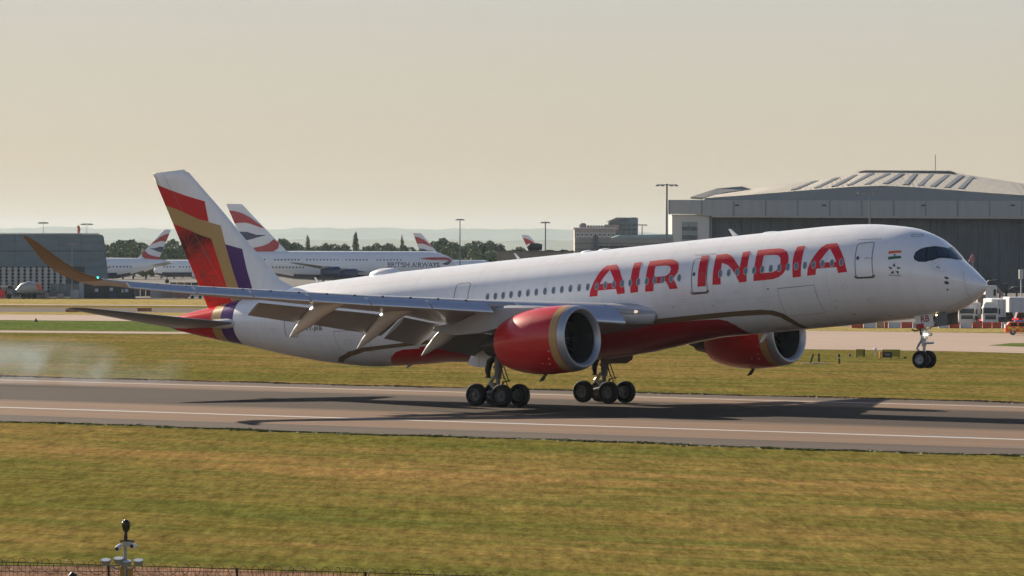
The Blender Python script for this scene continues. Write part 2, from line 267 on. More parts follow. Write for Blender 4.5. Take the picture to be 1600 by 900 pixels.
def line_decal(name, pts, w, m, closed=False, off=.014, parent=fus, mirror=False, dt=.07):
    Vv, Ff = stroke(pts, w, closed); P, Q = decal_mesh(Vv, Ff, off, mirror, ds=.5, dt=dt)
    return mesh(name, P, Q, m, parent, True)
SD = (False, True)
# titles (starboard as in the photograph; same word mirrored in reading order to port is left off)
for ch, outer, holes in D['letters']:
    o = decal('title_letter', outer, holes, TRED); 
ch_seen = [o for o in fus.children if o.name.startswith('title_letter')]
for o, w in zip(ch_seen, ('A','I','R','I','N','D','I','A')): o['label'] = 'red painted letter '+w
# cabin windows
def ell(a, b, n=14, p=2.5):
    return [(a*math.copysign(abs(math.cos(2*PI*k/n))**(2/p), math.cos(2*PI*k/n)), b*math.copysign(abs(math.sin(2*PI*k/n))**(2/p), math.sin(2*PI*k/n))) for k in range(n)]
bright = {11, 13, 14}
wx = [q[0] for q in D['win']]
for i, s in enumerate(wx):
    th = 1.796
    rim = ell(.155, .235); gl = ell(.125, .205); n = len(rim)
    for mir in SD:
        Pv = [SK(s+a, th+b/3, .018) for a, b in rim]+[SK(s+a, th+b/3, .020) for a, b in gl]
        Pg = [SK(s+a, th+b/3, .018) for a, b in gl]
        if mir: Pv = [(x,-y,z) for x,y,z in Pv]; Pg = [(x,-y,z) for x,y,z in Pg]
        w = mesh('cabin_window', Pg, [tuple(range(n))], WING_GLASS, fus)
        # the rim is part of the same small window mesh
        me = w.data; bm = bmesh.new(); bm.from_mesh(me); vs = [bm.verts.new(p) for p in Pv]
        me.materials.append(WFRAME)
        for k in range(n):
            f = bm.faces.new((vs[k], vs[(k+1) % n], vs[n+(k+1) % n], vs[n+k])); f.material_index = 1
        if i in bright or (i*7) % 5 == 0:     # half-drawn blind
            pb = [SK(s+a, th+max(b,0)/3+.02, .022) for a, b in ell(.12,.18)]
            if mir: pb = [(x,-y,z) for x,y,z in pb]
            me.materials.append(mat('window_blind', (.42,.43,.45) if i in bright else (.2,.23,.27), .5)); f = bm.faces.new([bm.verts.new(p) for p in pb]); f.material_index = 2
        bm.to_mesh(me); bm.free()
# doors
for key in ('door1','door2','door3','door4'):
    q = D[key]
    if key == 'door3': q = [(38.36,1.43),(38.36,2.17),(37.22,2.17),(37.22,1.43)]
    if key == 'door4': q = [(53.2,1.2),(53.1,1.8),(51.95,1.8),(52.05,1.2)]
    q = rounded(q, .22)
    for mir in SD:
        o = line_decal('cabin_door', q, .05, LINE, True, mirror=mir)
        if key in ('door1','door2'):
            c = [sum(a)/4 for a in zip(*D[key])]
            lo = [min(a[1] for a in D[key]), D[key][0][0]+.06, D[key][3][0]-.06]
            line_decal('door_sill', rounded([(lo[1],lo[0]+.06),(lo[1],lo[0]-.012),(lo[2],lo[0]-.012),(lo[2],lo[0]+.06)],.15,4)[3:-3], .09, mat('door_sill_dark',(.08,.08,.08),.5), off=.03, mirror=mir)
            decal('door_porthole', [(c[0]+.40+a*.11, c[1]+.02+b*.04) for a, b in ell(1,1,12,2)], [], mat('porthole',(.08,.10,.12),.2), off=.016, mirror=mir)
            for k_ in (0,1,2,3): decal('door_marking', [(c[0]-.05-k_*.16, c[1]),(c[0]-.05-k_*.16, c[1]+.02+.02*(k_%2)),(c[0]-.11-k_*.16, c[1]+.02+.02*(k_%2)),(c[0]-.11-k_*.16, c[1])], [], LINE, off=.016, mirror=mir)
    if key in ('door1','door2'): line_decal('rain_gutter', [(D[key][1][0]+.15, D[key][1][1]+.10), (D[key][2][0]-.35, D[key][2][1]+.10)], .035, LINE)
LG = mat('faint_panel_line', (.42,.42,.42), .5)
for key in ('cargo1','cargo2'):
    q = D[key]
    if key == 'cargo1': q = [(13.27,.75),(13.25,1.392),(10.54,1.392),(10.5,.75)]
    for mir in SD: line_decal('cargo_door', rounded(q,.12,3), .03, LG, True, mirror=mir)
    line_decal('cargo_door', [q[1], q[2], (q[2][0], q[2][1]-.25)], .03, LINE)
for t_ in (1.25, 2.45, 2.9):
    line_decal('skin_seam', [(s, t_) for s in np.linspace(9, 52, 60)], .014, mat('skin_seam_paint',(.62,.62,.61),.4), off=.009)
for s in (9.6, 14.2, 18.0, 21.5, 26.5, 31, 36.8, 42, 47.5, 55.4):
    line_decal('skin_seam', [(s, t) for t in np.linspace(1.0, 5.28, 30)], .018, mat('skin_seam_paint',(.62,.62,.61),.4), off=.010)
for s,t,w_,h_ in ((6.9,.95,.5,.10),(8.4,1.30,.35,.07),(9.9,.55,.6,.09),(14.6,1.18,.45,.08),(16.2,1.40,.3,.05),(17.6,1.25,.55,.07),(20.4,1.33,.4,.06),(43.2,1.25,.5,.08),(45.2,1.60,.4,.06),(47.6,1.10,.6,.09),(50.2,1.05,.5,.10),(54.4,1.35,.4,.12),(56.3,1.1,.5,.14),(57.2,1.9,.4,.12),(11.6,2.75,.7,.06),(20.6,2.7,.6,.05),(30.0,2.6,.6,.05)):
    line_decal('access_panel', rounded([(s+w_/2,t-h_/2),(s+w_/2,t+h_/2),(s-w_/2,t+h_/2),(s-w_/2,t-h_/2)],.05,2), .014, LG, True)
# cockpit
for mir in SD:
    decal('cockpit_mask', [tuple(a) for a in D['wind']], [], GLASS, off=.02, mirror=mir, ds=.12, dt=.06)
    for k in ('pane1','pane2','pane3'): decal('cockpit_window', [tuple(a) for a in D[k]], [], PANEG, off=.028, mirror=mir, ds=.12, dt=.06)
    decal('flag_stripe', D['flag1'], [], mat('flag_orange',(.75,.13,.02),.5), mirror=mir)
    decal('flag_stripe', D['flag2'], [], mat('flag_green',(.01,.12,.04),.5), mirror=mir)
    c = D['wheelp']; decal('flag_wheel', [(c[0]+.07*math.cos(a), c[1]+.025*math.sin(a)) for a in np.linspace(0,2*PI,13)[:-1]], [], mat('flag_blue',(.12,.14,.3),.5), mirror=mir)
    c = D['star']; SL = mat('logo_grey',(.07,.07,.075),.45)
    for k in range(5):
        a0 = PI/2+k*2*PI/5
        r = lambda rr, aa: (c[0]-rr*math.cos(a0+aa), c[1]+rr*math.sin(a0+aa)/3)
        decal('alliance_star_ray', [r(.44,-.05), r(.27,.50), r(.14,-.30)], [], SL, mirror=mir)
    c = D['emb']; decal('round_emblem', [(c[0]+.11*math.cos(a), c[1]+.05*math.sin(a)) for a in np.linspace(0,2*PI,15)[:-1]], [], mat('emblem_blue',(.35,.42,.52),.5), mirror=mir)
    for k in range(12):
        u, v = [(-.3,.1),(-.15,.12),(0,.12),(.15,.12),(.3,.1),(.3,0),(.3,-.1),(.15,-.13),(0,-.13),(-.15,-.13),(-.3,-.1),(-.3,0)][k]
        decal('emblem_dash', [(c[0]+u+a, c[1]+v+b) for a, b in ((-.04,-.008),(.04,-.008),(.04,.008),(-.04,.008))], [], mat('emblem_brown',(.5,.36,.33),.5), mirror=mir)
    for k, c in enumerate(D['probe']):
        decal('air_data_sensor', [(c[0]+(.10 if k<2 else .055)*math.cos(a)*(1+.35*(j%2)*(k<2)), c[1]+(.05 if k<2 else .028)*math.sin(a)*(1+.35*(j%2)*(k<2))) for j, a in enumerate(np.linspace(0,2*PI,17)[:-1])], [], mat('sensor_grey',(.06,.06,.06),.4), mirror=mir)
    line_decal('roof_hatch', rounded([D['hatch'][0],D['hatch'][2],D['hatch'][3],D['hatch'][5]],.12), .04, LINE, True, mirror=mir)
    line_decal('radome_seam', [tuple(a) for a in D['radl']][:], .015, LG, mirror=mir)
    line_decal('nose_seam', [tuple(a) for a in D['lowl']], .03, LINE, mirror=mir)
    for s,t in ((1.12,1.72),(1.05,1.20),(1.30,2.25)): line_decal('lightning_strip', [(s+.12,t),(s-.02,t+.01)], .03, LINE, mirror=mir)
    for s,t,w in ((8.6,.62,.12),(6.4,.45,.08),(9.3,1.02,.05),(9.5,.86,.06),(21.2,1.22,.05),(18.2,1.17,.05),(13.9,1.40,.12),(5.3,.30,.1)):
        decal('service_port', [(s+w,t-.012),(s+w,t+.012),(s-w*.3,t+.012),(s-w*.3,t-.012)], [], LINE, mirror=mir)
def skin_text(txt, c, h, m, name, shear=0, w=None):
    Vv, Ff = text_mesh(txt, shear); xs = [v[0] for v in Vv]; ys = [v[1] for v in Vv]; sc = h/(max(ys)-min(ys)); sx = (w/(max(xs)-min(xs))) if w else sc
    P, Q = decal_mesh([(c[0]-x*sx, c[1]+y*sc/3) for x, y in Vv], Ff, .013, ds=.5)
    return mesh(name, P, Q, m, fus)
skin_text('STAR ALLIANCE', D['startext'], .075, SL, 'alliance_lettering', w=.74)
skin_text('VT-JRB', (50.42, 1.425), .38, BLACK, 'registration_lettering', w=1.62)
# lower sweep
decal('gold_sweep', D['gold_f'], [], BROWNGOLD, off=.018, dt=.05); decal('gold_sweep', D['gold_f'], [], BROWNGOLD, off=.018, dt=.05, mirror=True)
rf = D['red_f']+[(17.2,.0),(27,.0),(27,.72)]
ga = D['gold_a']+D['gold_a2'][::-1]
ga = [(38.0,.93)]+ga+[(38.0,1.03)]
ra = D['red_a']+[(45.7,.0),(36,.0),(36,.80)]
for mir in SD:
    decal('belly_red', rf, [], MAROON, off=.014, mirror=mir, dt=.05)
    decal('gold_sweep', ga, [], BROWNGOLD, off=.014, mirror=mir, dt=.05)
    decal('belly_red', ra, [], RED, off=.012, mirror=mir, dt=.05)
# belly fairing
fs = [19.5,20.5,21.5,23,25,27,29,31,33,35,37,39,40.5,42]
dep = [0,.06,.14,.30,.52,.62,.66,.66,.62,.52,.36,.2,.08,0]; wid=[0,.05,.1,.2,.34,.42,.46,.46,.46,.42,.34,.2,.1,0]
V=[];F=[];M=[]; NT=28
for s, dz, dw in zip(fs, dep, wid):
    for k in range(NT+1):
        t = -.86+1.72*k/NT; p = S(s, t); e = math.cos(t/.86*PI/2)**.5 if abs(t)<.859 else 0
        flat = (abs(math.sin(t))**1.0)
        V.append(B(s, p[1]*(1+dw/3*e) , p[2]-dz*e*(1-.25*flat)+ (-.03 if e==0 else 0)))
for i in range(len(fs)-1):
    for k in range(NT): F.append((i*(NT+1)+k,(i+1)*(NT+1)+k,(i+1)*(NT+1)+k+1,i*(NT+1)+k+1)); M.append(0)
bf = mesh('belly_fairing', V, F, [MAROON, WHITE], jet, True, M); tag(bf, 'dark red belly fairing')
_b = bmesh.new(); _b.from_mesh(bf.data); bmesh.ops.recalc_face_normals(_b, faces=_b.faces); _b.to_mesh(bf.data); _b.free()

# ---- wings
def tab(L):
    xs=[a for a,_ in L]; ys=[b for _,b in L]
    return lambda y: float(np.interp(y, xs, ys))
LEs = tab([(2.2,21.4),(3.3,22.25),(30,42.6),(31,43.35),(32,44.0),(32.6,44.45),(33.2,45.0),(33.5,45.35)])
LEz = tab([(2.2,-1.5),(3.3,-1.42),(4.9,-1.2),(8.4,-.78),(11.4,-.38),(14.4,.02),(17.3,.38),(20.2,.79),(22.9,1.17),(25.6,1.55),(27.7,1.88),(28.8,2.08),(30,2.38),(31,2.85),(32,3.65),(32.6,4.3),(33.2,4.95),(33.5,5.2)])
CH = tab([(2.2,15.3),(3.3,14.2),(8,10.6),(12,7.7),(16,6.2),(20.2,4.9),(24,3.8),(28,2.8),(29.4,2.4),(30,2.0),(31,1.7),(31.7,1.6),(32.2,1.32),(32.6,1.05),(33.1,.65),(33.5,.2)])
TK = tab([(2.2,.135),(8,.125),(12,.115),(20,.105),(30,.10),(33.5,.08)])
TW = tab([(2.2,-.75),(3.3,-.65),(8,-.35),(12,-.12),(20,.0),(30,.03),(33.5,0)])
def naca(x, t): return 5*t*(.2969*math.sqrt(x)-.126*x-.3516*x*x+.2843*x**3-.1036*x**4)
def wing_pt(y, x, up, sd, push=0.0):
    """x chord fraction, up=+1/-1 surface"""
    c = CH(y); e = .15; sl = (LEz(min(y+e,33.5))-LEz(y-e))/(min(y+e,33.5)-y+e) if y > 29 else 0
    ca = math.atan(sl) if y > 29 else 0
    th = naca(max(x,0), TK(y))*c + push; cam_ = .018*c*math.sin(PI*min(x,1)**.8)
    off = up*th+cam_
    o_ = 0 if y >= 28.9 else .55+.03*max(0,12-y); th *= 1 if y >= 28.9 else .86; off = up*th+cam_
    s = LEs(y)+o_+x*(c-o_)
    return B(s, sd*(y-off*math.sin(ca)), LEz(y)+TW(y)*x+off*math.cos(ca)+(.13 if y < 28.9 else 0))
ys = [2.2,3.3,4.4,6,8,10,11.6,13,15,17,19,20.2,20.21,22,24,26,28,28.89,28.9,29.5,30,30.5,31,31.4,31.8,32.2,32.5,32.8,33.1,33.35,33.5]
xs = [0,.004,.012,.03,.06,.1,.16,.24,.34,.45,.56,.68,.8,.9,1.0]
for sd in (-1, 1):
    V=[];F=[];M=[]; nx=len(xs)
    for y in ys:
        xe = .80 if y <= 20.2 else 1.0
        for up in (1,-1):
            for x in xs: V.append(wing_pt(y, x*xe, up, sd))
    W_=2*nx
    for i in range(len(ys)-1):
        g = 1 if ys[i] >= 30.0 else 0
        for k in range(nx-1):
            a=i*W_+k; F.append((a,a+1,a+1+W_,a+W_)); M.append(g)
            a+=nx; F.append((a+1,a,a+W_,a+W_+1)); M.append(2 if (g and ys[i]>=30.5) else g)
        a=i*W_+nx-1; F.append((a,a+nx,a+nx+W_,a+W_)); M.append(g)
        a=i*W_; F.append((a+nx,a,a+W_,a+nx+W_)); M.append(0)
    wing = mesh('wing', V, F, [GREYP, mat('shaded_winglet_gold',(.185,.115,.050),.45,coat=.2), mat('shaded_winglet_gold',(.185,.115,.050),.45,coat=.2)], jet, True, M, sharp=40); tag(wing, 'starboard wing towards the viewer' if sd<0 else 'port wing on the far side')  # gold darkened here, the shade on the winglet put into its colour
    _b = bmesh.new(); _b.from_mesh(wing.data); bmesh.ops.recalc_face_normals(_b, faces=_b.faces); _b.to_mesh(wing.data); _b.free()
    # slats
    segs = [(4.9,9.7)]+[(a,b-.04) for a,b in zip((11.4,14.4,17.35,20.25,23.0,25.7),(14.36,17.31,20.21,22.96,25.66,28.85))]
    for a, b in segs:
        V=[];F=[]; n=0
        for j in range(7):
            y=a+(b-a)*j/6; h=(.57-.0153*(y-13)) if y>10 else (1.12-.05*(y-4.9)); c=CH(y); L=h*1.9
            P=[(h*.30,-h*.50),(h*.16,-h*.56),(h*.05,-h*.55)]+[(h*(.0+.95*(u**1.7)), -h*.50+h*1.04*u) for u in np.linspace(0,1,11)]
            P=[(ds,dz) for ds,dz in P]+[(L*.75,h*.58),(L,h*.56),(L,h*.50),(h*1.0,h*.30),(h*.62,-h*.20)]
            n=len(P)
            for ds,dz in P: V.append(B(LEs(y)+ds-.18, sd*y, LEz(y)+dz-.10))
        for j in range(6):
            for k in range(n): F.append((j*n+k,j*n+(k+1)%n,(j+1)*n+(k+1)%n,(j+1)*n+k))
        F+= [tuple(range(n)), tuple(6*n+k for k in range(n))[::-1]]
        o=mesh('slat',V,F,SLAT,wing,True,sharp=50)
        _b = bmesh.new(); _b.from_mesh(o.data); bmesh.ops.recalc_face_normals(_b, faces=_b.faces); _b.to_mesh(o.data); _b.free()
    # slat track dots
    for y in np.arange(12.2,29,1.35): 
        mbd=MB()
        p=B(LEs(y)+.62, sd*y, LEz(y)+.33-.012*(y-13)); mbd.box(p[0]-.06,p[0]+.06,p[1]-.04,p[1]+.04,p[2]-.04,p[2]+.05)
        mbd.out('slat_fastener', DARK, wing)
    # flaps
    for a, b in ((3.7,8.3),(8.9,11.6),(11.95,16.7),(17.25,20.15)):
        V=[];F=[]; n=0
        for j in range(5):
            y=a+(b-a)*j/4; c=CH(y); fc=(.25*c if y>11.8 else 2.1); an=R(34)
            s0=LEs(y)+.28+.80*(c-.28)+.10; z0=LEz(y)+TW(y)*.82+.05-.0*c-.14
            for up in (1,-1):
                for x in (0,.02,.06,.15,.3,.5,.75,1.0):
                    t_=naca(x,.11)*fc*up; X=x*fc; V.append(B(s0+X*math.cos(an)+t_*math.sin(an), sd*y, z0-X*math.sin(an)+t_*math.cos(an)))
            n=16
        for j in range(4):
            for k in range(7):
                q=j*n+k; F.append((q,q+1,q+1+n,q+n)); q+=8; F.append((q+1,q,q+n,q+n+1))
            q=j*n+7; F.append((q,q+8,q+8+n,q+n))
        for j in (0,4): F.append(tuple([j*n+k for k in range(8)]+[j*n+8+k for k in range(7,-1,-1)]))
        o=mesh('flap',V,F,mat('shaded_flap_paint',(.26,.26,.27),.5,noise=(.8,.08)),wing,True,sharp=40)  # flap shadow put into a darker paint colour
        _b = bmesh.new(); _b.from_mesh(o.data); bmesh.ops.recalc_face_normals(_b, faces=_b.faces); _b.to_mesh(o.data); _b.free()
    # flap track fairings
    for y,fs_,fz,ts,tz in ((17.0,37.17,.33,39.75,-1.39),(12.8,35.22,-.2,38.04,-2.26),(8.6,33.88,-1.15,36.47,-2.84)):
        P=[(fs_-2.4,fz+.12),(fs_-1.2,fz-.02),(fs_-.2,fz-.22),(fs_+.55,fz-.55),(fs_+(ts-fs_)*.5,(fz*.45+tz*.55)+.02),(fs_+(ts-fs_)*.78,(fz*.2+tz*.8)+.02),(ts,tz)]
        rw=[.05,.34,.50,.56,.46,.28,.03]; rh=[.05,.34,.52,.62,.48,.28,.04]
        V=[];F=[];n=14
        for (s,z),w_,h_ in zip(P,rw,rh):
            for k in range(n): q=2*PI*k/n; V.append(B(s-.35*h_*math.sin(q), sd*(y+w_*math.cos(q)), z+h_*math.sin(q)))
        for i in range(6):
            for k in range(n): F.append((i*n+k,i*n+(k+1)%n,(i+1)*n+(k+1)%n,(i+1)*n+k))
        F+=[tuple(range(n)),tuple(6*n+k for k in range(n))]
        o=mesh('flap_track_fairing',V,F,mat('fairing_paint',(.60,.60,.60),.4,coat=.2),wing,True,sharp=60)
        _b = bmesh.new(); _b.from_mesh(o.data); bmesh.ops.recalc_face_normals(_b, faces=_b.faces); _b.to_mesh(o.data); _b.free()
        mbh=MB(); c=B(fs_+.12,sd*y,fz+.1); mbh.box(c[0]-.25,c[0]+.25,c[1]-.05,c[1]+.05,c[2]-.12,c[2]+.1); mbh.out('flap_hinge', mat('hinge_metal',(.6,.6,.58),.3,metal=.5), wing)
    # landing light, wingtip light
    mb=MB(); c=B(LEs(4.2)-.02,sd*4.2,LEz(4.2)+.12); mb.lathe([(0.04,.0),(0.04,.05),(-.02,.085),(-.15,.1)],c,'x',14); mb.out('landing_light', mat('landing_lamp',(.9,.85,.7),.2,emit=((1,.8,.5),.35)), wing)
    mb=MB(); c=B(LEs(30.2)+.03,sd*30.2,LEz(30.2)+.03); mb.lathe([(0.06,.0),(0.05,.035),(.0,.055),(-.1,.06)],c,'x',12)
    mb.out('navigation_light', mat('green_light' if sd<0 else 'red_light',(.02,.5,.4) if sd<0 else (.6,.02,.02),.2,emit=(((.05,1,.75) if sd<0 else (1,.05,.03)),1.5)), wing)
    # root leading-edge fillet
    V=[];F=[]
    for j in range(9):
        t=j/8; y=2.75+(4.9-2.75)*t; g=0
        for k in range(13):
            q=-PI*.62+PI*1.12*k/12; h=.60
            V.append(B(LEs(y)-g*2.3+h*1.1-h*1.15*math.cos(q)+.85, sd*y, LEz(y)+h*math.sin(q)*(.92 if q<0 else .98)+.05+g*.05))
    for j in range(8):
        for k in range(12): F.append((j*13+k,j*13+k+1,(j+1)*13+k+1,(j+1)*13+k))
    o=mesh('wing_root_fillet',V,F,mat('fillet_paint',(.55,.57,.60),.3,coat=.5),wing,True)

    # ---- engine
    ey=10.45*sd; es=22.27; ez=-2.72
    prof=[(2.05,1.48),(1.7,1.47),(1.2,1.45),(.7,1.46),(.35,1.51),(.12,1.6),(.02,1.69),(.0,1.74),(.04,1.80),(.15,1.865),(.3,1.915),(.45,1.945)]
    mb=MB(); A=B(es,ey,ez)
    mb.lathe([(-a,r) for a,r in prof],A,'x',48,mi=[1,1,1,1,0,0,0,0,0,0,0,0])
    eng_body=MB(); out=[(.453,1.946),(.5,1.955),(.92,1.992),(1.0,2.0),(1.6,2.02),(2.4,2.035),(3.1,2.0),(3.7,1.94),(4.3,1.84),(4.9,1.69),(5.4,1.53),(5.75,1.38),(5.72,1.34),(5.2,1.3)]
    eng_body.lathe([(-a,r) for a,r in out],A,'x',64,mi=[0]+[1]*2+[0]*10)
    eng_body=eng_body.out('engine',[RED,GOLD],jet,True,sharp=60); tag(eng_body, 'near engine under the starboard wing' if sd<0 else 'far engine under the port wing')
    mb.out('intake_lip',[CHROME,mat('intake_barrel_dark',(.018,.019,.021),.7)],eng_body,True,sharp=60)
    mb=MB(); mb.lathe([(-1.0,.01),(-1.15,.16),(-1.4,.34),(-1.7,.45),(-1.75,.47)],A,'x',20); mb.out('spinner',BLACK,eng_body,True)
    mb=MB(); mb.lathe([(-1.95,.0),(-1.95,1.48)],A,'x',40); mb.out('fan_disc',BLACK,eng_body)
    for k in range(22):
        q=2*PI*k/22; Vb=[]
        for rr in (.42,.95,1.44):
            tw_=.9-.35*rr
            for e,dx in ((-.09*rr-.03,.12),(.09*rr+.03,-.16)):
                Vb.append((A[0]-1.72+dx*tw_*2.0-.0, A[1]+rr*math.cos(q+e/rr*1.1), A[2]+rr*math.sin(q+e/rr*1.1)))
        o=mesh('fan_blade',Vb,[(0,1,3,2),(2,3,5,4)],mat('fan_titanium',(.012,.012,.013),.5,metal=.2),eng_body,True)
    mb=MB(); mb.lathe([(-4.9,1.05),(-5.9,.92),(-6.6,.76),(-7.2,.6),(-7.2,.5),(-6.4,.45)],A,'x',32); mb.out('core_nozzle',mat('hot_metal',(.05,.05,.052),.4,metal=.7),eng_body,True)
    mb=MB(); mb.lathe([(-6.6,.42),(-7.5,.34),(-8.2,.04)],A,'x',20); mb.out('exhaust_cone',mat('hot_metal',(.22,.2,.18),.4,metal=.7),eng_body,True)
    for a_ in (2.55,):
        mb=MB(); rr=float(np.interp(a_,[q[0] for q in out[:12]],[q[1] for q in out[:12]])); mb.lathe([(-a_,rr+.004),(-a_-.03,rr+.004)],A,'x',64); mb.out('cowl_seam',mat('cowl_seam_paint',(.32,.006,.008),.5),eng_body)
    for a_,q_ in ((1.35,3.75),(1.5,3.95),(1.15,3.5),(2.0,3.9)):
        mb=MB(); rr=2.02; qq=(-1 if sd<0 else -1); c=(A[0]-a_, A[1]+rr*math.cos(q_), A[2]+rr*math.sin(q_)); mb.box(c[0]-.04,c[0]+.04,c[1]-.03,c[1]+.03,c[2]-.04,c[2]+.04); mb.out('cowl_latch',mat('latch_pale',(.55,.35,.33),.4),eng_body)
    # strake, drain mast
    mb=MB()
    for q in (R(38),):
        for sgn in (1,-1):
            yy=A[1]+sgn*2.0*math.cos(q); zz=A[2]+2.0*math.sin(q)
            mb.prism([(A[0]-1.6,0),(A[0]-3.3,.0),(A[0]-3.3,.38),(A[0]-2.9,.36)],-.02,.02); 
            n0=len(mb.V)-8
            for i in range(n0,n0+8):
                x_,y_,z_=mb.V[i]; r3=z_; mb.V[i]=(x_, A[1]+sgn*((1.99+r3)*math.cos(q))+y_*math.sin(q), A[2]+(1.99+r3)*math.sin(q)-sgn*0)
    mb=MB(); mb.prism([(A[0]-2.9,A[2]-2.0),(A[0]-3.1,A[2]-2.0),(A[0]-3.45,A[2]-2.32),(A[0]-3.5,A[2]-2.42),(A[0]-3.2,A[2]-2.36)],ey-.05,ey+.05); mb.out('drain_mast',DARK,eng_body)
    # pylon
    V=[];F=[]
    stn=[(es+1.1,-.85,-.88,.05),(es+2.2,-.72,-1.3,.26),(es+3.6,-.55,-1.4,.36),(es+5.4,-.40,-1.6,.40),(es+7.5,-.45,-1.9,.40),(es+9.5,-1.1,-1.9,.30),(es+11.5,-1.25,-1.5,.08)]
    for s,zt,zb,w_ in stn:
        V+=[B(s,ey-w_,zb),B(s,ey-w_,zt-.15),B(s,ey-w_*.4,zt),B(s,ey+w_*.4,zt),B(s,ey+w_,zt-.15),B(s,ey+w_,zb)]
    for i in range(len(stn)-1):
        for k in range(6): F.append((i*6+k,i*6+(k+1)%6,(i+1)*6+(k+1)%6,(i+1)*6+k))
    F+=[tuple(range(6)),tuple(36+k for k in range(6))]
    o=mesh('pylon',V,F,GREYP,eng_body,True,sharp=50)
    _b = bmesh.new(); _b.from_mesh(o.data); bmesh.ops.recalc_face_normals(_b, faces=_b.faces); _b.to_mesh(o.data); _b.free()

# ---- fin
le=[(51.5,2.86),(53.2,2.95),(54.6,3.2)]+[tuple(a) for a in D['v_le'][::-1]][1:]+[(62.85,11.2)]
LEf=tab([(z,s) for s,z in [(53.6,2.2),(54.3,2.75),(54.7,2.95),(55.4,3.28),(56.026,3.947),(57.19,5.117),(58.359,6.292),(60.229,8.333),(61.653,9.735),(62.986,11.087),(63.3,11.2)]])
TEf=lambda z: 61.9+(z-1.85)*(66.30-61.9)/(11.32-1.85)
def finsec(z): 
    c=TEf(z)-LEf(z); return LEf(z),c,.09*c if c>3.5 else .09*c
def fin_pt(s,z,sd,off=0):
    l,c,t=finsec(z); x=min(max((s-l)/c,0),1); th=naca(x,.095)*c*(1 if z<11.1 else max(.2,(11.4-z)/.3))
    return B(s,sd*(th+off),z)
zs=[1.5,2.2,2.75,3,3.3,3.8,4.5,5.2,6,7,8,9,10,10.7,11.05,11.2,11.3]
xf=[0,.005,.02,.05,.1,.18,.28,.4,.52,.64,.76,.88,1]
V=[];F=[]
for z in zs:
    l,c,t=finsec(z)
    for sd in (1,-1):
        for x in xf: V.append(fin_pt(l+x*c,z,sd))
n=len(xf)
for i in range(len(zs)-1):
    for k in range(n-1):
        a=i*2*n+k; F.append((a,a+1,a+1+2*n,a+2*n)); a+=n; F.append((a+1,a,a+2*n,a+2*n+1))
F.append(tuple([(len(zs)-1)*2*n+k for k in range(n)]+[(len(zs)-1)*2*n+n+k for k in range(n-1,-1,-1)]))
fin=mesh('tail_fin',V,F,WHITE,jet,True,sharp=50)
_b = bmesh.new(); _b.from_mesh(fin.data); bmesh.ops.remove_doubles(_b, verts=_b.verts, dist=.0005); bmesh.ops.recalc_face_normals(_b, faces=_b.faces); _b.to_mesh(fin.data); _b.free()
# red lower panel carries a printed dark cloud near its top
m=mat('fin_red_print',(.66,.012,.014),.45,coat=.08,spec=.25); N=m.node_tree.nodes; K=m.node_tree.links
tc=N.new('ShaderNodeTexCoord'); vm=N.new('ShaderNodeVectorMath'); vm.operation='DOT_PRODUCT'; vm.inputs[1].default_value=(-.36,0,.933); K.new(tc.outputs['Object'],vm.inputs[0])
nz=N.new('ShaderNodeTexNoise'); nz.inputs['Scale'].default_value=.8; K.new(tc.outputs['Object'],nz.inputs[0])
ad=N.new('ShaderNodeMath'); ad.operation='MULTIPLY_ADD'; ad.inputs[1].default_value=.9; K.new(nz.outputs[0],ad.inputs[0]); K.new(vm.outputs['Value'],ad.inputs[2])
cr=N.new('ShaderNodeValToRGB'); mr=N.new('ShaderNodeMapRange'); mr.inputs[1].default_value=20.2; mr.inputs[2].default_value=24.6; K.new(ad.outputs[0],mr.inputs[0]); K.new(mr.outputs[0],cr.inputs[0])
e=cr.color_ramp.elements; e[0].position=0; e[0].color=(.80,.012,.008,1); e[1].position=1; e[1].color=(.66,.008,.012,1)
for pos,c in ((.36,(.70,.012,.012,1)),(.48,(.22,.006,.008,1)),(.60,(.09,.005,.007,1)),(.70,(.09,.005,.007,1)),(.84,(.38,.008,.01,1))): q=e.new(pos); q.color=c
K.new(cr.outputs[0],N['Principled BSDF'].inputs['Base Color'])
def fin_decal(name, pts, m_, off=.008):
    for sd in (-1,1):
        lp=[Vector((a,b,0)) for a,b in pts]; P,Q=decal_mesh([tuple(a) for a in pts], tessellate_polygon([lp]), off, ds=.4, dt=.35, skin=lambda s,z,o: fin_pt(s,z,sd,o))
        mesh(name,P,Q,m_,fin,True)
def ext(pts):      # let the band run out to the trailing edge
    return [(min(s,TEf(z)-.0), z) for s,z in pts]
g_=D['v_gold']; fin_decal('fin_gold_band', ext([(TEf(9.07),9.07)]+g_[1:9]+[(58.4,2.1),(59.5,2.1)]+g_[10:-1]+[(TEf(7.79),7.79)]), GOLD)
r_1=D['v_red1']; fin_decal('fin_red_band', ext([(TEf(10.52),10.52)]+r_1[1:8]+[(TEf(9.07),9.07)]), mat('fin_red',(.62,.010,.016),.45,coat=.08,spec=.25))
r_2=D['v_red2']; fin_decal('fin_red_panel', ext([(TEf(7.79),7.79)]+r_2[1:6]+[(59.5,2.1),(60.2,1.75),(61.85,1.75),(TEf(3.6),3.6)]), m)
fin_decal('fin_purple_band', D['v_pur'][:4]+[(57.3,2.3),(58.4,2.15)]+D['v_pur'][6:], PLUM)
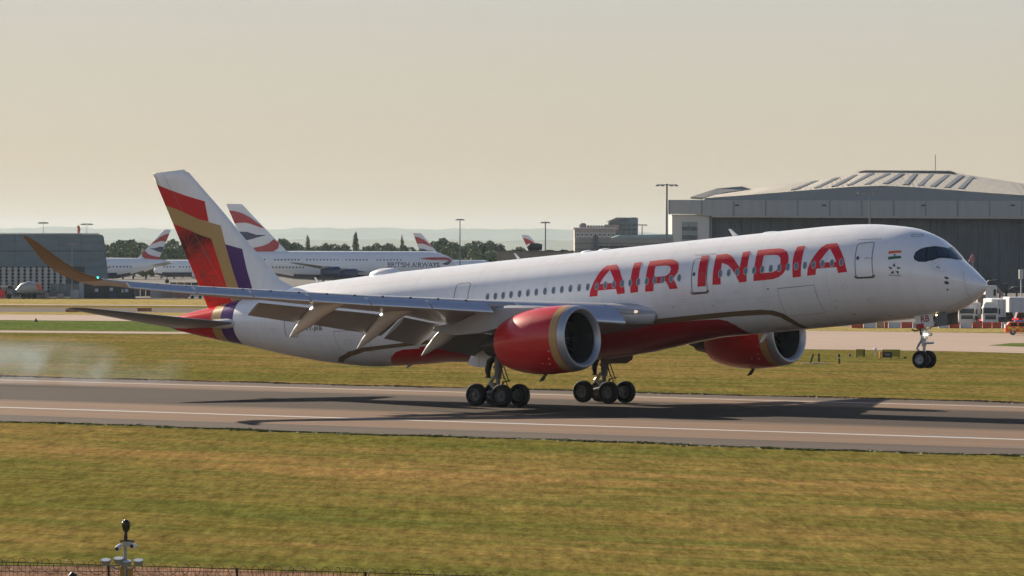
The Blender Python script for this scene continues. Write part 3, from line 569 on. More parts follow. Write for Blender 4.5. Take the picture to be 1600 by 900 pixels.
# flower motif
FM=mat('motif_dark_red',(.36,.006,.008),.4,coat=.4)
def seg(c,a,r0,r1,w): 
    x=Vector((math.cos(a),math.sin(a))); y=Vector((-x.y,x.x)); c=Vector(c)
    return [tuple(c+x*r0+y*w),tuple(c+x*r0-y*w),tuple(c+x*r1-y*w*.5),tuple(c+x*r1+y*w*.5)]
lim=lambda L: all(b>2.2 and a<TEf(b)-.05 and a>float(np.interp(b,[2.354,3.248,4.872,6.493],[59.6,60.0,60.55,61.1]))+.05 for a,b in L)
motif=[]
for cx,cz,R0 in ((62.25,4.14,1.35),(63.35,5.95,.95),(61.7,5.6,.8),(61.2,3.0,.8),(62.2,2.55,.8)):
    for k in range(12):
        for q in (seg((cx,cz),k*PI/6+.1,.22,R0,.05), seg((cx+R0*math.cos(k*PI/6+.1),cz+R0*math.sin(k*PI/6+.1)),k*PI/6+1.0,0,.36,.035)):
            if lim(q): motif.append(q)
    rg=[(cx+.2*math.cos(a),cz+.2*math.sin(a)) for a in np.linspace(0,2*PI,13)[:-1]]
    if lim(rg): motif.append(rg)
for sd in (-1,1):
    Pm=[];Qm=[]
    for q in motif:
        P,Q=decal_mesh(q,[tuple(range(len(q)))],.012,ds=.4,dt=.35,skin=lambda s,z,o: fin_pt(s,z,sd,o)); n0=len(Pm); Pm+=P; Qm+=[tuple(i+n0 for i in f) for f in Q]
    mesh('fin_flower_motif',Pm,Qm,FM,fin,True)
for z0,z1 in ((3.0,11.1),):
    for sd in (-1,1):
        P=[];Q=[]
        for i in range(20):
            z=z0+(z1-z0)*i/19; s=LEf(z)+.68*(TEf(z)-LEf(z)); P+=[fin_pt(s,z,sd,.016),fin_pt(s+.025,z,sd,.016)]
            if i: Q.append((2*i-2,2*i-1,2*i+1,2*i))
        mesh('rudder_seam',P,Q,mat('seam_mid',(.3,.3,.3),.5),fin)
# ---- tailplanes
HL=tab([(.6,57.2),(1.5,58.2),(9.5,64.05),(9.85,64.6)]); HC=tab([(.6,6.4),(1.5,5.7),(9.5,1.55),(9.85,.7)]); HZ=tab([(.6,.60),(1.5,.68),(9.85,2.25)])
for sd in (-1,1):
    V=[];F=[]; yy=[.6,1.5,3,4.5,6,7.5,8.8,9.5,9.85]; xt=[0,.005,.02,.05,.1,.2,.35,.5,.65,.8,1]
    for y in yy:
        for up in (1,-1):
            for x in xt: V.append(B(HL(y)+x*HC(y), sd*y, HZ(y)+up*naca(x,.060)*HC(y)+.018*x*HC(y)))
    n=len(xt)
    for i in range(len(yy)-1):
        for k in range(n-1):
            a=i*2*n+k; F.append((a,a+1,a+1+2*n,a+2*n)); a+=n; F.append((a+1,a,a+2*n,a+2*n+1))
    F.append(tuple([(len(yy)-1)*2*n+k for k in range(n)]+[(len(yy)-1)*2*n+n+k for k in range(n-1,-1,-1)]))
    o=mesh('tailplane',V,F,mat('tailplane_grey',(.15,.16,.18),.4,coat=.3),jet,True,sharp=50)
    _b = bmesh.new(); _b.from_mesh(o.data); bmesh.ops.remove_doubles(_b, verts=_b.verts, dist=.0005); bmesh.ops.recalc_face_normals(_b, faces=_b.faces); _b.to_mesh(o.data); _b.free()
    mb=MB(); V=[]
    P=[B(57.2,sd*1.15,.62),B(57.9,sd*1.35,.66),B(59.0,sd*1.5,.72),B(60.2,sd*1.45,.78)]
    mb.tube(P,[.05,.26,.33,.30],12); mb.out('tailplane_root_fairing',mat('root_fairing_grey',(.55,.55,.55),.4,coat=.3),o,True)
# ---- crown fittings
def dome(name,s,L,w,h,m_=WHITE):
    V=[];F=[]; z0=fT(math.sqrt(s-S0))-.06
    for i in range(9):
        t=i/8*PI; 
        for k in range(9):
            q=k/8*PI; V.append(B(s-L/2*math.cos(t), w*math.sin(t)**.6*math.cos(q), z0-abs(w*math.cos(q))**2*.05+h*math.sin(t)**.7*math.sin(q)))
    for i in range(8):
        for k in range(8): F.append((i*9+k,i*9+k+1,(i+1)*9+k+1,(i+1)*9+k))
    return mesh(name,V,F,m_,jet,True)
dome('satellite_dome',46.4,2.3,.6,.42); dome('satellite_dome',29.74,.9,.3,.16); dome('satellite_dome',28.37,.95,.3,.16); dome('satellite_dome',15.6,1.2,.4,.12)
def blade(name,s,z,h,c,sweep,m_=WHITE):
    mb=MB(); mb.prism([(-(s-SG)+c/2,z+ZG),(-(s-SG)-c/2,z+ZG),(-(s-SG)-c/2-sweep,z+ZG+h),(-(s-SG)-c/2-sweep+c*.4,z+ZG+h)],-.03,.03); return mb.out(name,m_,jet)
blade('antenna_blade',18.2,3.0,.5,.42,.35); blade('antenna_blade',52.1,2.82,.42,.22,.22); blade('antenna_blade',35.2,3.0,.42,.25,.3)
blade('antenna_blade',16.4,-3.0,-.52,.42,.35); blade('antenna_blade',44.6,-2.95,-.2,.5,.3,GREYP); blade('antenna_blade',61.3,.0,-.15,.3,.1,GREYP)
# ---- landing gear
def wheel(c, r, w, rimm, big=True):
    """tyre (part) > rim (sub-part), axle along y, built in ground-level coordinates"""
    mb=MB(); h=w/2
    pr=[(-h*.55,r*.55),(-h*.85,r*.62),(-h*.98,r*.76),(-h*.95,r*.88),(-h*.72,r*.97),(-h*.45,r*.995),(-h*.42,r*.982),(-h*.36,r*.998),(-.02*1,r),(0,r*.986),(.02,r),(h*.36,r*.998),(h*.42,r*.982),(h*.45,r*.995),(h*.72,r*.97),(h*.95,r*.88),(h*.98,r*.76),(h*.85,r*.62),(h*.55,r*.55)]
    mb.lathe(pr,(0,0,0),'y',40)
    t=mb.out('wheel',TYRE,jet,True,sharp=60)
    for v in t.data.vertices: v.co=GW(v.co.x+c[0],v.co.y+c[1],v.co.z+c[2])
    mb=MB()
    for sg in (-1,1):
        mb.lathe([(sg*h*.80,r*.58),(sg*h*.86,r*.545),(sg*h*.70,r*.50),(sg*h*.35,r*.44),(sg*h*.3,r*.24),(sg*h*.62,r*.20),(sg*h*.8,r*.13),(sg*h*.84,.001)],(0,0,0),'y',28)
        for k in range(9):
            q=2*PI*k/9; mb.tube([(r*.34*math.cos(q),sg*h*.3,r*.34*math.sin(q)),(r*.34*math.cos(q),sg*h*.42,r*.34*math.sin(q))],r*.05,6)
    o=mb.out('rim',rimm,t,True,sharp=40)
    for v in o.data.vertices: v.co=GW(v.co.x+c[0],v.co.y+c[1],v.co.z+c[2])
    return t
def gpart(mb,name,m_,parent,smooth=True):
    mb.V=[GW(*v) for v in mb.V]; return mb.out(name,m_,parent,smooth)
for sd in (-1,1):
    yc=5.3*sd
    for x in (-1.02,1.02):
        for dy in (-.86,.86): wheel((x,yc+dy,.7 if x>0 else .72),.7,.53,RIMD)
    mb=MB(); mb.tube([(-1.15,yc,.74),(-.6,yc,.80),(0,yc,.92),(.6,yc,.80),(1.15,yc,.72)],[.12,.15,.2,.15,.12],10)
    for x in (-1.02,1.02):
        mb.tube([(x,yc-.8,.71),(x,yc+.8,.71)],.09,8)
        for dy in (-.5,.5): mb.tube([(x,yc+dy-.09,.71),(x,yc+dy+.09,.71)],.27,14)
    bog=gpart(mb,'bogie',STEEL,jet)
    mb=MB(); mb.tube([(0,yc,.9),(0,yc,1.75)],.13,12); mb.tube([(0,yc,1.7),(.02,yc,2.4),(.05,yc*.98,3.9)],[.2,.25,.27],14)
    mb.tube([(0,yc,2.35),(0,yc,2.5)],.31,14)
    mg=gpart(mb,'main_gear_leg',mat('gear_leg_grey',(.15,.16,.17),.4,metal=.2,noise=(4,.2)),jet)
    mb=MB()  # rear torque links and actuator
    mb.tube([(-.15,yc-.1,1.05),(-.62,yc-.1,1.45),(-.28,yc,1.9)],[.09,.12,.09],8); mb.tube([(-.15,yc+.1,1.05),(-.62,yc+.1,1.45),(-.28,yc,1.9)],[.08,.1,.08],8)
    gpart(mb,'torque_link',mat('bright_link',(.55,.5,.42),.35,metal=.4),mg)
    mb=MB(); mb.tube([(-.25,yc-.05,3.0),(-.62,yc-.05,2.75),(-.78,yc-.05,2.2),(-.7,yc-.05,1.75)],[.16,.22,.2,.1],10); mb.tube([(-.95,yc-.05,1.8),(-.4,yc-.05,1.75)],.05,6); gpart(mb,'drag_actuator',DARK,mg)
    mb=MB(); mb.tube([(.28,yc,2.9),(.85,yc+.05,1.5)],.035,6); mb.tube([(.22,yc,2.3),(.75,yc,1.35),(.78,yc,.95)],.03,6); mb.tube([(.3,yc-.15,2.7),(.62,yc-.15,1.7)],.03,6); mb.tube([(.35,yc,1.5),(1.0,yc,1.62)],.035,6); mb.tube([(.25,yc+.1,3.2),(1.6,yc-.6*sd,3.9)],.06,6); mb.tube([(.2,yc,1.2),(.5,yc,1.55)],.05,6)
    gpart(mb,'hydraulic_lines',DARK,mg)
    mb=MB(); mb.tube([(0,yc,2.6),(.1,yc-1.6*sd,3.7)],.10,8); mb.tube([(-.1,yc,2.9),(-1.6,yc-.4*sd,4.0)],.08,8); gpart(mb,'side_stay',STEEL,mg)
# main gear doors
def plate(name, pts, y, th, m_, parent=jet, lean=0):
    mb=MB(); n=len(pts)
    V=[B(s,y+lean*(z-pts[0][1]),z) for s,z in pts]+[(a[0],a[1]+th,a[2]) for a in [B(s,y+lean*(z-pts[0][1]),z) for s,z in pts]]
    mb.add(V,[tuple(range(n)),tuple(range(n,2*n))[::-1]]+[(i,(i+1)%n,n+(i+1)%n,n+i) for i in range(n)])
    return mb.out(name,m_,parent)
DOORP=mat('gear_door_paint',(.62,.61,.58),.4,coat=.2)
tag(plate('main_gear_door',[(35.29,-2.3),(34.4,-2.3),(34.15,-3.48),(34.46,-3.78),(35.3,-3.72)],-4.4,.06,DOORP,lean=.1),'pale outer door of the near main gear')
plate('main_gear_door',[(35.29,-2.3),(35.3,-3.72),(36.24,-3.46),(35.78,-2.7)],-4.42,.06,mat('gear_door_light',(.72,.70,.66),.4),lean=.1)
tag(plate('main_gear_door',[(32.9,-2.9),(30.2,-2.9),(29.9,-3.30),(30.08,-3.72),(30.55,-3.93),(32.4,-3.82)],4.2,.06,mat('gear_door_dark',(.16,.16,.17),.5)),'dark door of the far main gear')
# nose gear
NX=28.12; NB=2.756
for dy in (-.38,.38): wheel((NX,dy,NB+.525),.525,.40,RIM)
mb=MB(); mb.tube([(NX,-.35,NB+.525),(NX,.35,NB+.525)],.07,8); mb.tube([(NX,0,NB+.5),(NX-.02,0,NB+1.35)],.085,12); mb.tube([(NX-.02,0,NB+1.3),(NX-.1,0,NB+3.3)],[.14,.17],14)
mb.tube([(NX-.02,0,NB+1.72),(NX-.02,0,NB+1.86)],.21,14); mb.tube([(NX+.0,0,NB+2.2),(NX,0,NB+2.32)],.22,14)
ng=gpart(mb,'nose_gear_leg',GSTEEL,jet)
mb=MB(); mb.tube([(NX-.08,0,NB+.72),(NX-.52,0,NB+1.15),(NX-.42,0,NB+1.35),(NX-.12,0,NB+1.75)],[.08,.07,.07,.08],8); gpart(mb,'torque_link',GSTEEL,ng)
mb=MB(); mb.tube([(NX+.1,-.12,NB+1.5),(NX+.42,-.12,NB+1.5)],.07,8); mb.tube([(NX+.42,-.12,NB+1.5),(NX+.72,-.12,NB+1.52)],[.055,.075],8); mb.tube([(NX+.15,.1,NB+2.2),(NX+1.1,.1,NB+3.1)],.07,8); gpart(mb,'steering_actuator',GSTEEL,ng)
mb=MB(); mb.tube([(NX-.1,-.15,NB+2.3),(NX-.55,-.15,NB+2.2),(NX-.8,-.15,NB+2.28)],.045,6); mb.tube([(NX-.25,0,NB+1.95),(NX-.3,0,NB+2.4)],.05,6); gpart(mb,'hydraulic_lines',DARK,ng)
mb=MB(); mb.lathe([(.10,.0),(.10,.05),(0,.065),(-.1,.05)],(NX+.25,-.2,NB+2.0),'x',14); gpart(mb,'taxi_light',mat('lit_lamp',(1,.95,.85),.2,emit=((1,.93,.8),6)),ng)
mb=MB(); mb.lathe([(.12,.0),(.12,.085),(0,.11),(-.1,.08)],(NX+.25,.2,NB+2.0),'x',14); gpart(mb,'taxi_light',mat('unlit_lamp',(.3,.3,.3),.2),ng)
mb=MB(); c=B(3.55,-.55,-2.86); mb.lathe([(.1,.0),(.08,.07),(-.05,.09)],c,'x',10); mb.out('belly_light',mat('warm_lamp',(1,.85,.6),.2,emit=((1,.75,.4),3)),jet)
nd=plate('nose_gear_door',[(5.03,-2.80),(3.78,-2.72),(3.70,-3.46),(4.92,-3.57)],-.75,.05,mat('nose_door_white',(.72,.72,.71),.4)); tag(nd,'white nose gear door lettered RB')
plate('door_patch',[(5.0,-3.30),(4.42,-3.27),(4.40,-3.56),(4.93,-3.60)],-.765,.01,mat('door_patch_red',(.42,.01,.015),.4),nd)
plate('nose_gear_door',[(3.70,-2.72),(2.85,-2.70),(2.86,-3.43),(2.98,-3.50),(3.66,-3.52)],-.62,.05,mat('nose_door_grey',(.13,.14,.15),.45))
plate('nose_gear_door',[(5.03,-2.80),(2.9,-2.70),(2.95,-3.43),(4.92,-3.5)],.62,.05,mat('nose_door_grey',(.13,.14,.15),.45))
def flat_text(txt,c,h,w,m_,name,parent,y,tilt=0,flip=1):
    Vv,Ff=text_mesh(txt); xs_=[v[0] for v in Vv]; ys_=[v[1] for v in Vv]; sy=h/(max(ys_)-min(ys_)); sx=w/(max(xs_)-min(xs_)); ct,sn=math.cos(tilt),math.sin(tilt)
    P=[]
    for x,z in Vv:
        X=x*sx; Z=z*sy; P.append(B(c[0]-(X*ct-Z*sn)*flip, y, c[1]+X*sn+Z*ct))
    return mesh(name,P,Ff,m_,parent)
flat_text('RB',(4.30,-3.04),.38,.60,mat('dark_red_print',(.28,.012,.02),.4),'door_lettering',nd,-.77,.06)
# ------------------------------------------------------------------ the airfield
A_ = -YAW; RX = Vector((math.cos(A_), math.sin(A_), 0)); DY = Vector((-math.sin(A_), math.cos(A_), 0)); CX, CY, CH_ = CAM_POS
hy = lambda px: 395.2+.0035*(px-800)
zof = lambda px, py: CH_*FPX/(py-hy(px))                       # range of a ground point
def at(px, Z, z=0): u = (px-800)/FPX*Z; return (CX+RX.x*u+DY.x*Z, CY+RX.y*u+DY.y*Z, z)
def hz(px, py, Z): return CH_-(py-hy(px))*Z/FPX                # height of a point seen at py, Z away
def gp(px, py, z=0): return at(px, zof(px, py), z)
class Site:
    """a plot of the far side of the field: x to the right, y away, metres"""
    def __init__(s, px, Z): s.px, s.Z = px, Z; s.o = at(px, Z)
    def x(s, px): return (px-s.px)/FPX*s.Z
    def z(s, px, py): return hz(px, py, s.Z)
# ---- ground material
def grass_mat(name, c1, c2, c3, sc=.02, sx=1, sy=1):
    m = bpy.data.materials.new(name); m.use_nodes = True; N = m.node_tree.nodes; K = m.node_tree.links; b = N['Principled BSDF']; b.inputs['Roughness'].default_value = 1; b.inputs['Specular IOR Level'].default_value = 0
    tc = N.new('ShaderNodeTexCoord')
    def noise(scale, stretch, det=5, ro=.6, rot=0):
        mp = N.new('ShaderNodeMapping'); mp.inputs['Scale'].default_value = stretch; mp.inputs['Rotation'].default_value = (0,0,rot); K.new(tc.outputs['Object'], mp.inputs[0])
        t = N.new('ShaderNodeTexNoise'); t.inputs['Scale'].default_value = scale; t.inputs['Detail'].default_value = det; t.inputs['Roughness'].default_value = ro; K.new(mp.outputs[0], t.inputs[0]); return t
    def ramp(t, lo, hi, a, b_):
        mr = N.new('ShaderNodeMapRange'); mr.inputs[1].default_value = lo; mr.inputs[2].default_value = hi; K.new(t.outputs[0], mr.inputs[0])
        mx = N.new('ShaderNodeMix'); mx.data_type = 'RGBA'; K.new(mr.outputs[0], mx.inputs[0])
        for sock, v in ((mx.inputs[6], a), (mx.inputs[7], b_)):
            if isinstance(v, tuple): sock.default_value = (*v, 1)
            else: K.new(v, sock)
        return mx.outputs[2]
    big = ramp(noise(.014, (1,2.6,1), 6, .66, .12), .40, .60, c1, c2)
    mid = ramp(noise(.09, (.35,2.2,1), 6, .65, .1), .44, .68, big, c3)
    fine = noise(.9, (.35,1.3,1), 6, .7, .1); vf = noise(5, (.6,1.2,1), 4, .7)
    mr = N.new('ShaderNodeMapRange'); mr.inputs[1].default_value = .3; mr.inputs[2].default_value = .7; mr.inputs[3].default_value = .72; mr.inputs[4].default_value = 1.28; K.new(fine.outputs[0], mr.inputs[0])
    mr2 = N.new('ShaderNodeMapRange'); mr2.inputs[1].default_value = .3; mr2.inputs[2].default_value = .7; mr2.inputs[3].default_value = .7; mr2.inputs[4].default_value = 1.3; K.new(vf.outputs[0], mr2.inputs[0])
    mu = N.new('ShaderNodeMath'); mu.operation = 'MULTIPLY'; K.new(mr.outputs[0], mu.inputs[0]); K.new(mr2.outputs[0], mu.inputs[1])
    def tuft(sx_, sy_, lo_, hi_):
        mp = N.new('ShaderNodeMapping'); mp.inputs['Rotation'].default_value = (0,0,YAW); K.new(tc.outputs['Object'], mp.inputs[0])
        m2 = N.new('ShaderNodeMapping'); m2.inputs['Scale'].default_value = (sx_, sy_, 1); K.new(mp.outputs[0], m2.inputs[0])
        t = N.new('ShaderNodeTexNoise'); t.inputs['Scale'].default_value = 1; t.inputs['Detail'].default_value = 4; t.inputs['Roughness'].default_value = .7; K.new(m2.outputs[0], t.inputs[0])
        q = N.new('ShaderNodeMapRange'); q.inputs[1].default_value = .3; q.inputs[2].default_value = .7; q.inputs[3].default_value = lo_; q.inputs[4].default_value = hi_; K.new(t.outputs[0], q.inputs[0]); return q.outputs[0]
    for a_ in (tuft(2.4,.26,.62,1.38), tuft(7,.8,.8,1.2), tuft(.55,.07,.82,1.18)):
        m3 = N.new('ShaderNodeMath'); m3.operation = 'MULTIPLY'; K.new(mu.outputs[0], m3.inputs[0]); K.new(a_, m3.inputs[1]); mu = m3
    sc_ = N.new('ShaderNodeVectorMath'); sc_.operation = 'SCALE'; K.new(mid, sc_.inputs[0]); K.new(mu.outputs[0], sc_.inputs['Scale']); K.new(sc_.outputs[0], b.inputs['Base Color'])
    bp = N.new('ShaderNodeBump'); bp.inputs['Strength'].default_value = .6; bp.inputs['Distance'].default_value = .12; K.new(fine.outputs[0], bp.inputs['Height']); K.new(bp.outputs[0], b.inputs['Normal'])
    MATS[name] = m; return m
GRASS = grass_mat('mown_grass', (.142,.124,.030), (.250,.160,.056), (.098,.113,.026))
DRY = grass_mat('dry_grass', (.34,.26,.10), (.40,.30,.12), (.25,.23,.08))
LUSH = grass_mat('lush_grass', (.10,.14,.035), (.13,.15,.045), (.08,.12,.03))
def sheet(name, pts, z, m, label=None):
    o = mesh(name, [(p[0],p[1],z) for p in pts], [tuple(range(len(pts)))], m)
    if o.data.polygons[0].normal.z < 0: o.data.flip_normals()
    return tag(o, label, kind='structure')
sheet('ground', [(-30000,-30000),(30000,-30000),(30000,30000),(-30000,30000)], -.02, GRASS, 'mown airfield grass in greens and straw yellow')
# ---- runway: tan concrete with a rubbered middle
def runway_mat(name, base, rubber=True):
    m = bpy.data.materials.new(name); m.use_nodes = True; N = m.node_tree.nodes; K = m.node_tree.links; b = N['Principled BSDF']; b.inputs['Roughness'].default_value = .95; b.inputs['Specular IOR Level'].default_value = .06
    tc = N.new('ShaderNodeTexCoord')
    def noise(scale, stretch, det=5):
        mp = N.new('ShaderNodeMapping'); mp.inputs['Scale'].default_value = stretch; K.new(tc.outputs['Object'], mp.inputs[0])
        t = N.new('ShaderNodeTexNoise'); t.inputs['Scale'].default_value = scale; t.inputs['Detail'].default_value = det; t.inputs['Roughness'].default_value = .65; K.new(mp.outputs[0], t.inputs[0]); return t
    st1 = noise(1, (.006,1.6,1)); st2 = noise(1, (.03,5,1)); bl = noise(.25, (.3,1,1)); sp = noise(6, (1,1,1)); st3 = noise(1, (.012,11,1))
    def mrange(src, a, b1, c, d, smooth=False):
        mr = N.new('ShaderNodeMapRange'); mr.inputs[1].default_value = a; mr.inputs[2].default_value = b1; mr.inputs[3].default_value = c; mr.inputs[4].default_value = d
        if smooth: mr.interpolation_type = 'SMOOTHSTEP'
        K.new(src, mr.inputs[0]); return mr.outputs[0]
    def mul(a, b_, op='MULTIPLY'):
        q = N.new('ShaderNodeMath'); q.operation = op; K.new(a, q.inputs[0])
        if isinstance(b_, (int, float)): q.inputs[1].default_value = b_
        else: K.new(b_, q.inputs[1])
        return q.outputs[0]
    v = mul(mul(mul(mrange(st1.outputs[0],.3,.7,.80,1.18), mrange(st3.outputs[0],.3,.7,.86,1.14)), mrange(st2.outputs[0],.3,.7,.84,1.16)), mul(mrange(bl.outputs[0],.3,.7,.92,1.08), mrange(sp.outputs[0],.3,.7,.93,1.07)))
    sx = N.new('ShaderNodeSeparateXYZ'); K.new(tc.outputs['Object'], sx.inputs[0])
    col = None
    mx = N.new('ShaderNodeMix'); mx.data_type = 'RGBA'; mx.inputs[6].default_value = (*base, 1); mx.inputs[7].default_value = (.020,.019,.019, 1)
    if rubber:
        w = mul(sx.outputs[1], mul(mrange(st1.outputs[0],.3,.7,-2.2,2.2), 1.0), 'ADD')
        a = mrange(w, -20, -15, 0, 1, True); c = mrange(w, 7.5, 12, 1, 0, True)
        dens = mul(mul(a, c), mrange(st2.outputs[0], .3, .75, 1.0, .72)); K.new(mul(dens, .93), mx.inputs[0])
    else: mx.inputs[0].default_value = 0
    s = N.new('ShaderNodeVectorMath'); s.operation = 'SCALE'; K.new(mx.outputs[2], s.inputs[0]); K.new(v, s.inputs['Scale']); K.new(s.outputs[0], b.inputs['Base Color'])
    MATS[name] = m; return m
RWY = runway_mat('runway_concrete', (.195,.130,.090)); SHO = runway_mat('shoulder_asphalt', (.095,.075,.063), False); TWY = runway_mat('taxiway_concrete', (.38,.295,.235), False)
X0, X1 = -2500, 900
sheet('runway', [(X0,-38),(X1,-38),(X1,19.5),(X0,19.5)], 0, RWY, 'tan concrete runway with a dark rubbered middle')
sheet('runway_shoulder', [(X0,-45.2),(X1,-45.2),(X1,-38),(X0,-38)], -.004, SHO); sheet('runway_shoulder', [(X0,19.5),(X1,19.5),(X1,24.8),(X0,24.8)], -.004, SHO)
WL = mat('runway_white_paint', (.45,.44,.42), .7, noise=(.8,.12), stretch=(.1,1,1)); 
for y, w_ in ((-28.2,.42), (17.0,.30)): sheet('runway_edge_line', [(X0,y-w_),(X1,y-w_),(X1,y+w_),(X0,y+w_)], .004, WL, 'thin white runway edge line on the '+('near' if y < 0 else 'far')+' side')
ST = mat('dark_stain', (.07,.062,.055), .8, noise=(1,.3))
for x in (-12,18,48,-42,78): sheet('runway_stain', [(x+3.2*math.cos(a)*(1+.15*math.sin(3*a)), -27.0+.55*math.sin(a)) for a in np.linspace(0,2*PI,17)[:-1]], .003, ST)
for x in (25,60): sheet('runway_stain', [(x+2.2*math.cos(a), -37+.45*math.sin(a)) for a in np.linspace(0,2*PI,17)[:-1]], .003, ST)
# rough turf lip along both shoulders
def turf(name, x0, x1, ycen, n, seed, hmax, m, label):
    g = np.random.default_rng(seed); x = g.uniform(x0,x1,n); wob = .5*np.sin(x*.21)+.35*np.sin(x*.9+1)+.25*np.sin(x*2.3)
    y = ycen+wob+g.normal(0,.35,n); h = g.uniform(.02,hmax,n)*(1+.5*np.sin(x*.5)); w = g.uniform(.05,.22,n); a = g.uniform(0,PI,n)
    c, s_ = np.cos(a)*w, np.sin(a)*w; lx, ly = g.normal(0,.06,n), g.normal(0,.06,n)
    V = np.stack([np.stack([x-c,y-s_,np.full(n,-.02)],-1),np.stack([x+c,y+s_,np.full(n,-.02)],-1),np.stack([x+c*.5+lx,y+s_*.5+ly,h],-1),np.stack([x-c*.5+lx,y-s_*.5+ly,h*.9],-1)],1).reshape(-1,3)
    me = bpy.data.meshes.new(name); me.vertices.add(4*n); me.vertices.foreach_set('co', V.astype(np.float32).ravel()); me.loops.add(4*n); me.loops.foreach_set('vertex_index', np.arange(4*n,dtype=np.int32)); me.polygons.add(n); me.polygons.foreach_set('loop_start', np.arange(0,4*n,4,dtype=np.int32)); me.materials.append(m); me.update(); me.validate()
    return tag(link(name, me), label, 'grass', kind='stuff')
STRAW = mat('straw_turf', (.17,.13,.055), .9, noise=(.6,.35))
turf('verge_turf', -120, 110, 25.3, 26000, 3, .05, STRAW, 'rough dry turf along the far runway shoulder')
turf('verge_turf', -60, 110, -45.7, 9000, 4, .03, mat('green_turf', (.12,.13,.035), .9, noise=(.5,.3)), 'short green turf along the near runway shoulder')
# ---- taxiways and far grass, each laid where it lies
sheet('taxiway', [gp(290,521.5),gp(900,533),gp(1265,545.7),gp(1475,548.5),gp(1700,554.5),gp(1700,523),gp(1509,519.7),gp(1260,516.7),gp(900,512),gp(290,502.5),gp(100,500.3),gp(-60,498.5),gp(-60,490),gp(100,491.9),gp(290,494)][:8]+[gp(900,512.5),gp(290,519)], .0, TWY, 'pale concrete taxiway beyond the runway')
sheet('grass_island', [gp(1545,539.6),gp(1580,536.2),gp(1720,536.6),gp(1720,543),gp(1590,541.5)], .006, LUSH)
sheet('service_road', [gp(-80,515.6),gp(290,518.6),gp(290,521.8),gp(-80,518.8)], .002, TWY, 'narrow pale service road across the far grass')
sheet('taxiway', [gp(-80,490.6),gp(420,494.5),gp(420,503.5),gp(-80,499.4)], .003, TWY, 'pale taxiway strip at the left')
sheet('apron_strip', [gp(-80,479.8),gp(420,482.5),gp(420,489),gp(-80,487)], .003, SHO, 'darker taxiway strip at the left')
sheet('apron_strip', [gp(-80,474.6),gp(420,477.6),gp(420,479),gp(-80,476)], .003, TWY)
sheet('dry_grass', [gp(-80,465.5),gp(420,468),gp(420,477.5),gp(-80,474.5)], .001, DRY, 'straw-yellow grass strip before the buildings')
sheet('dry_grass', [gp(-80,487),gp(420,489),gp(420,494.6),gp(-80,490.5)], .001, DRY)
sheet('dry_grass', [gp(1180,510),gp(1720,512),gp(1720,521.5),gp(1509,519.3),gp(1180,515.8)], .003, DRY, 'straw-yellow grass strip behind the taxiway')
sheet('lush_grass', [gp(-80,499.6),gp(420,503.6),gp(420,519),gp(290,518.4),gp(-80,515.4)], .001, LUSH)
sheet('apron', [gp(-400,464.8),gp(420,467.4),gp(1180,510),gp(2000,512),at(2600,2600),at(-1000,2600)], .0, runway_mat('apron_asphalt', (.17,.16,.15), False), 'grey apron under the parked airliners')
sheet('dirt_track', [gp(-120,881),gp(300,888),gp(640,902),gp(640,960),gp(-120,960)], .002, grass_mat('dry_soil', (.24,.14,.09), (.20,.12,.085), (.15,.10,.07)), 'reddish dry soil by the perimeter fence')

# ---- far hills
def hills(name, Z, prof, m, depth=1500):
    pts = np.arange(-900, 2500, 14); V = []; F = []
    for i, px in enumerate(pts):
        py = float(np.interp(px, [a for a,_ in prof], [b for _,b in prof]))+ .9*math.sin(px*.05)+.6*math.sin(px*.13+1)+rng.uniform(-.35,.35)
        h = hz(px, py, Z); a = at(px, Z-1500); b_ = at(px, Z); c = at(px, Z+depth)
        V += [(a[0],a[1],-.5),(b_[0],b_[1],h*.96),(b_[0]+DY.x*60,b_[1]+DY.y*60,h),(c[0],c[1],h*.7)]
        if i:
            for k in range(3): F.append((4*i-4+k,4*i+k,4*i+1+k,4*i-3+k))
    o = mesh(name, V, F, m, smooth=True); bm = bmesh.new(); bm.from_mesh(o.data); bmesh.ops.recalc_face_normals(bm, faces=bm.faces)
    if sum(f.normal.z for f in bm.faces) < 0: bmesh.ops.reverse_faces(bm, faces=bm.faces)
    bm.to_mesh(o.data); bm.free(); return tag(o, 'hazy wooded ridge along the horizon', kind='structure')
hills('hills', 25000, [(-900,360),(0,356.5),(80,354.5),(200,357),(420,358),(520,355.5),(700,358),(800,357),(900,359),(1040,364),(1300,366),(2500,360)], mat('hill_woodland', (.055,.085,.05), .95, noise=(.004,.4)))
hills('hills', 15000, [(-900,373),(0,374),(160,375),(300,376),(600,374),(800,376),(900,375),(1300,378),(2500,376)], mat('hill_woodland', (.05,.085,.045), .95, noise=(.004,.4)), 900)

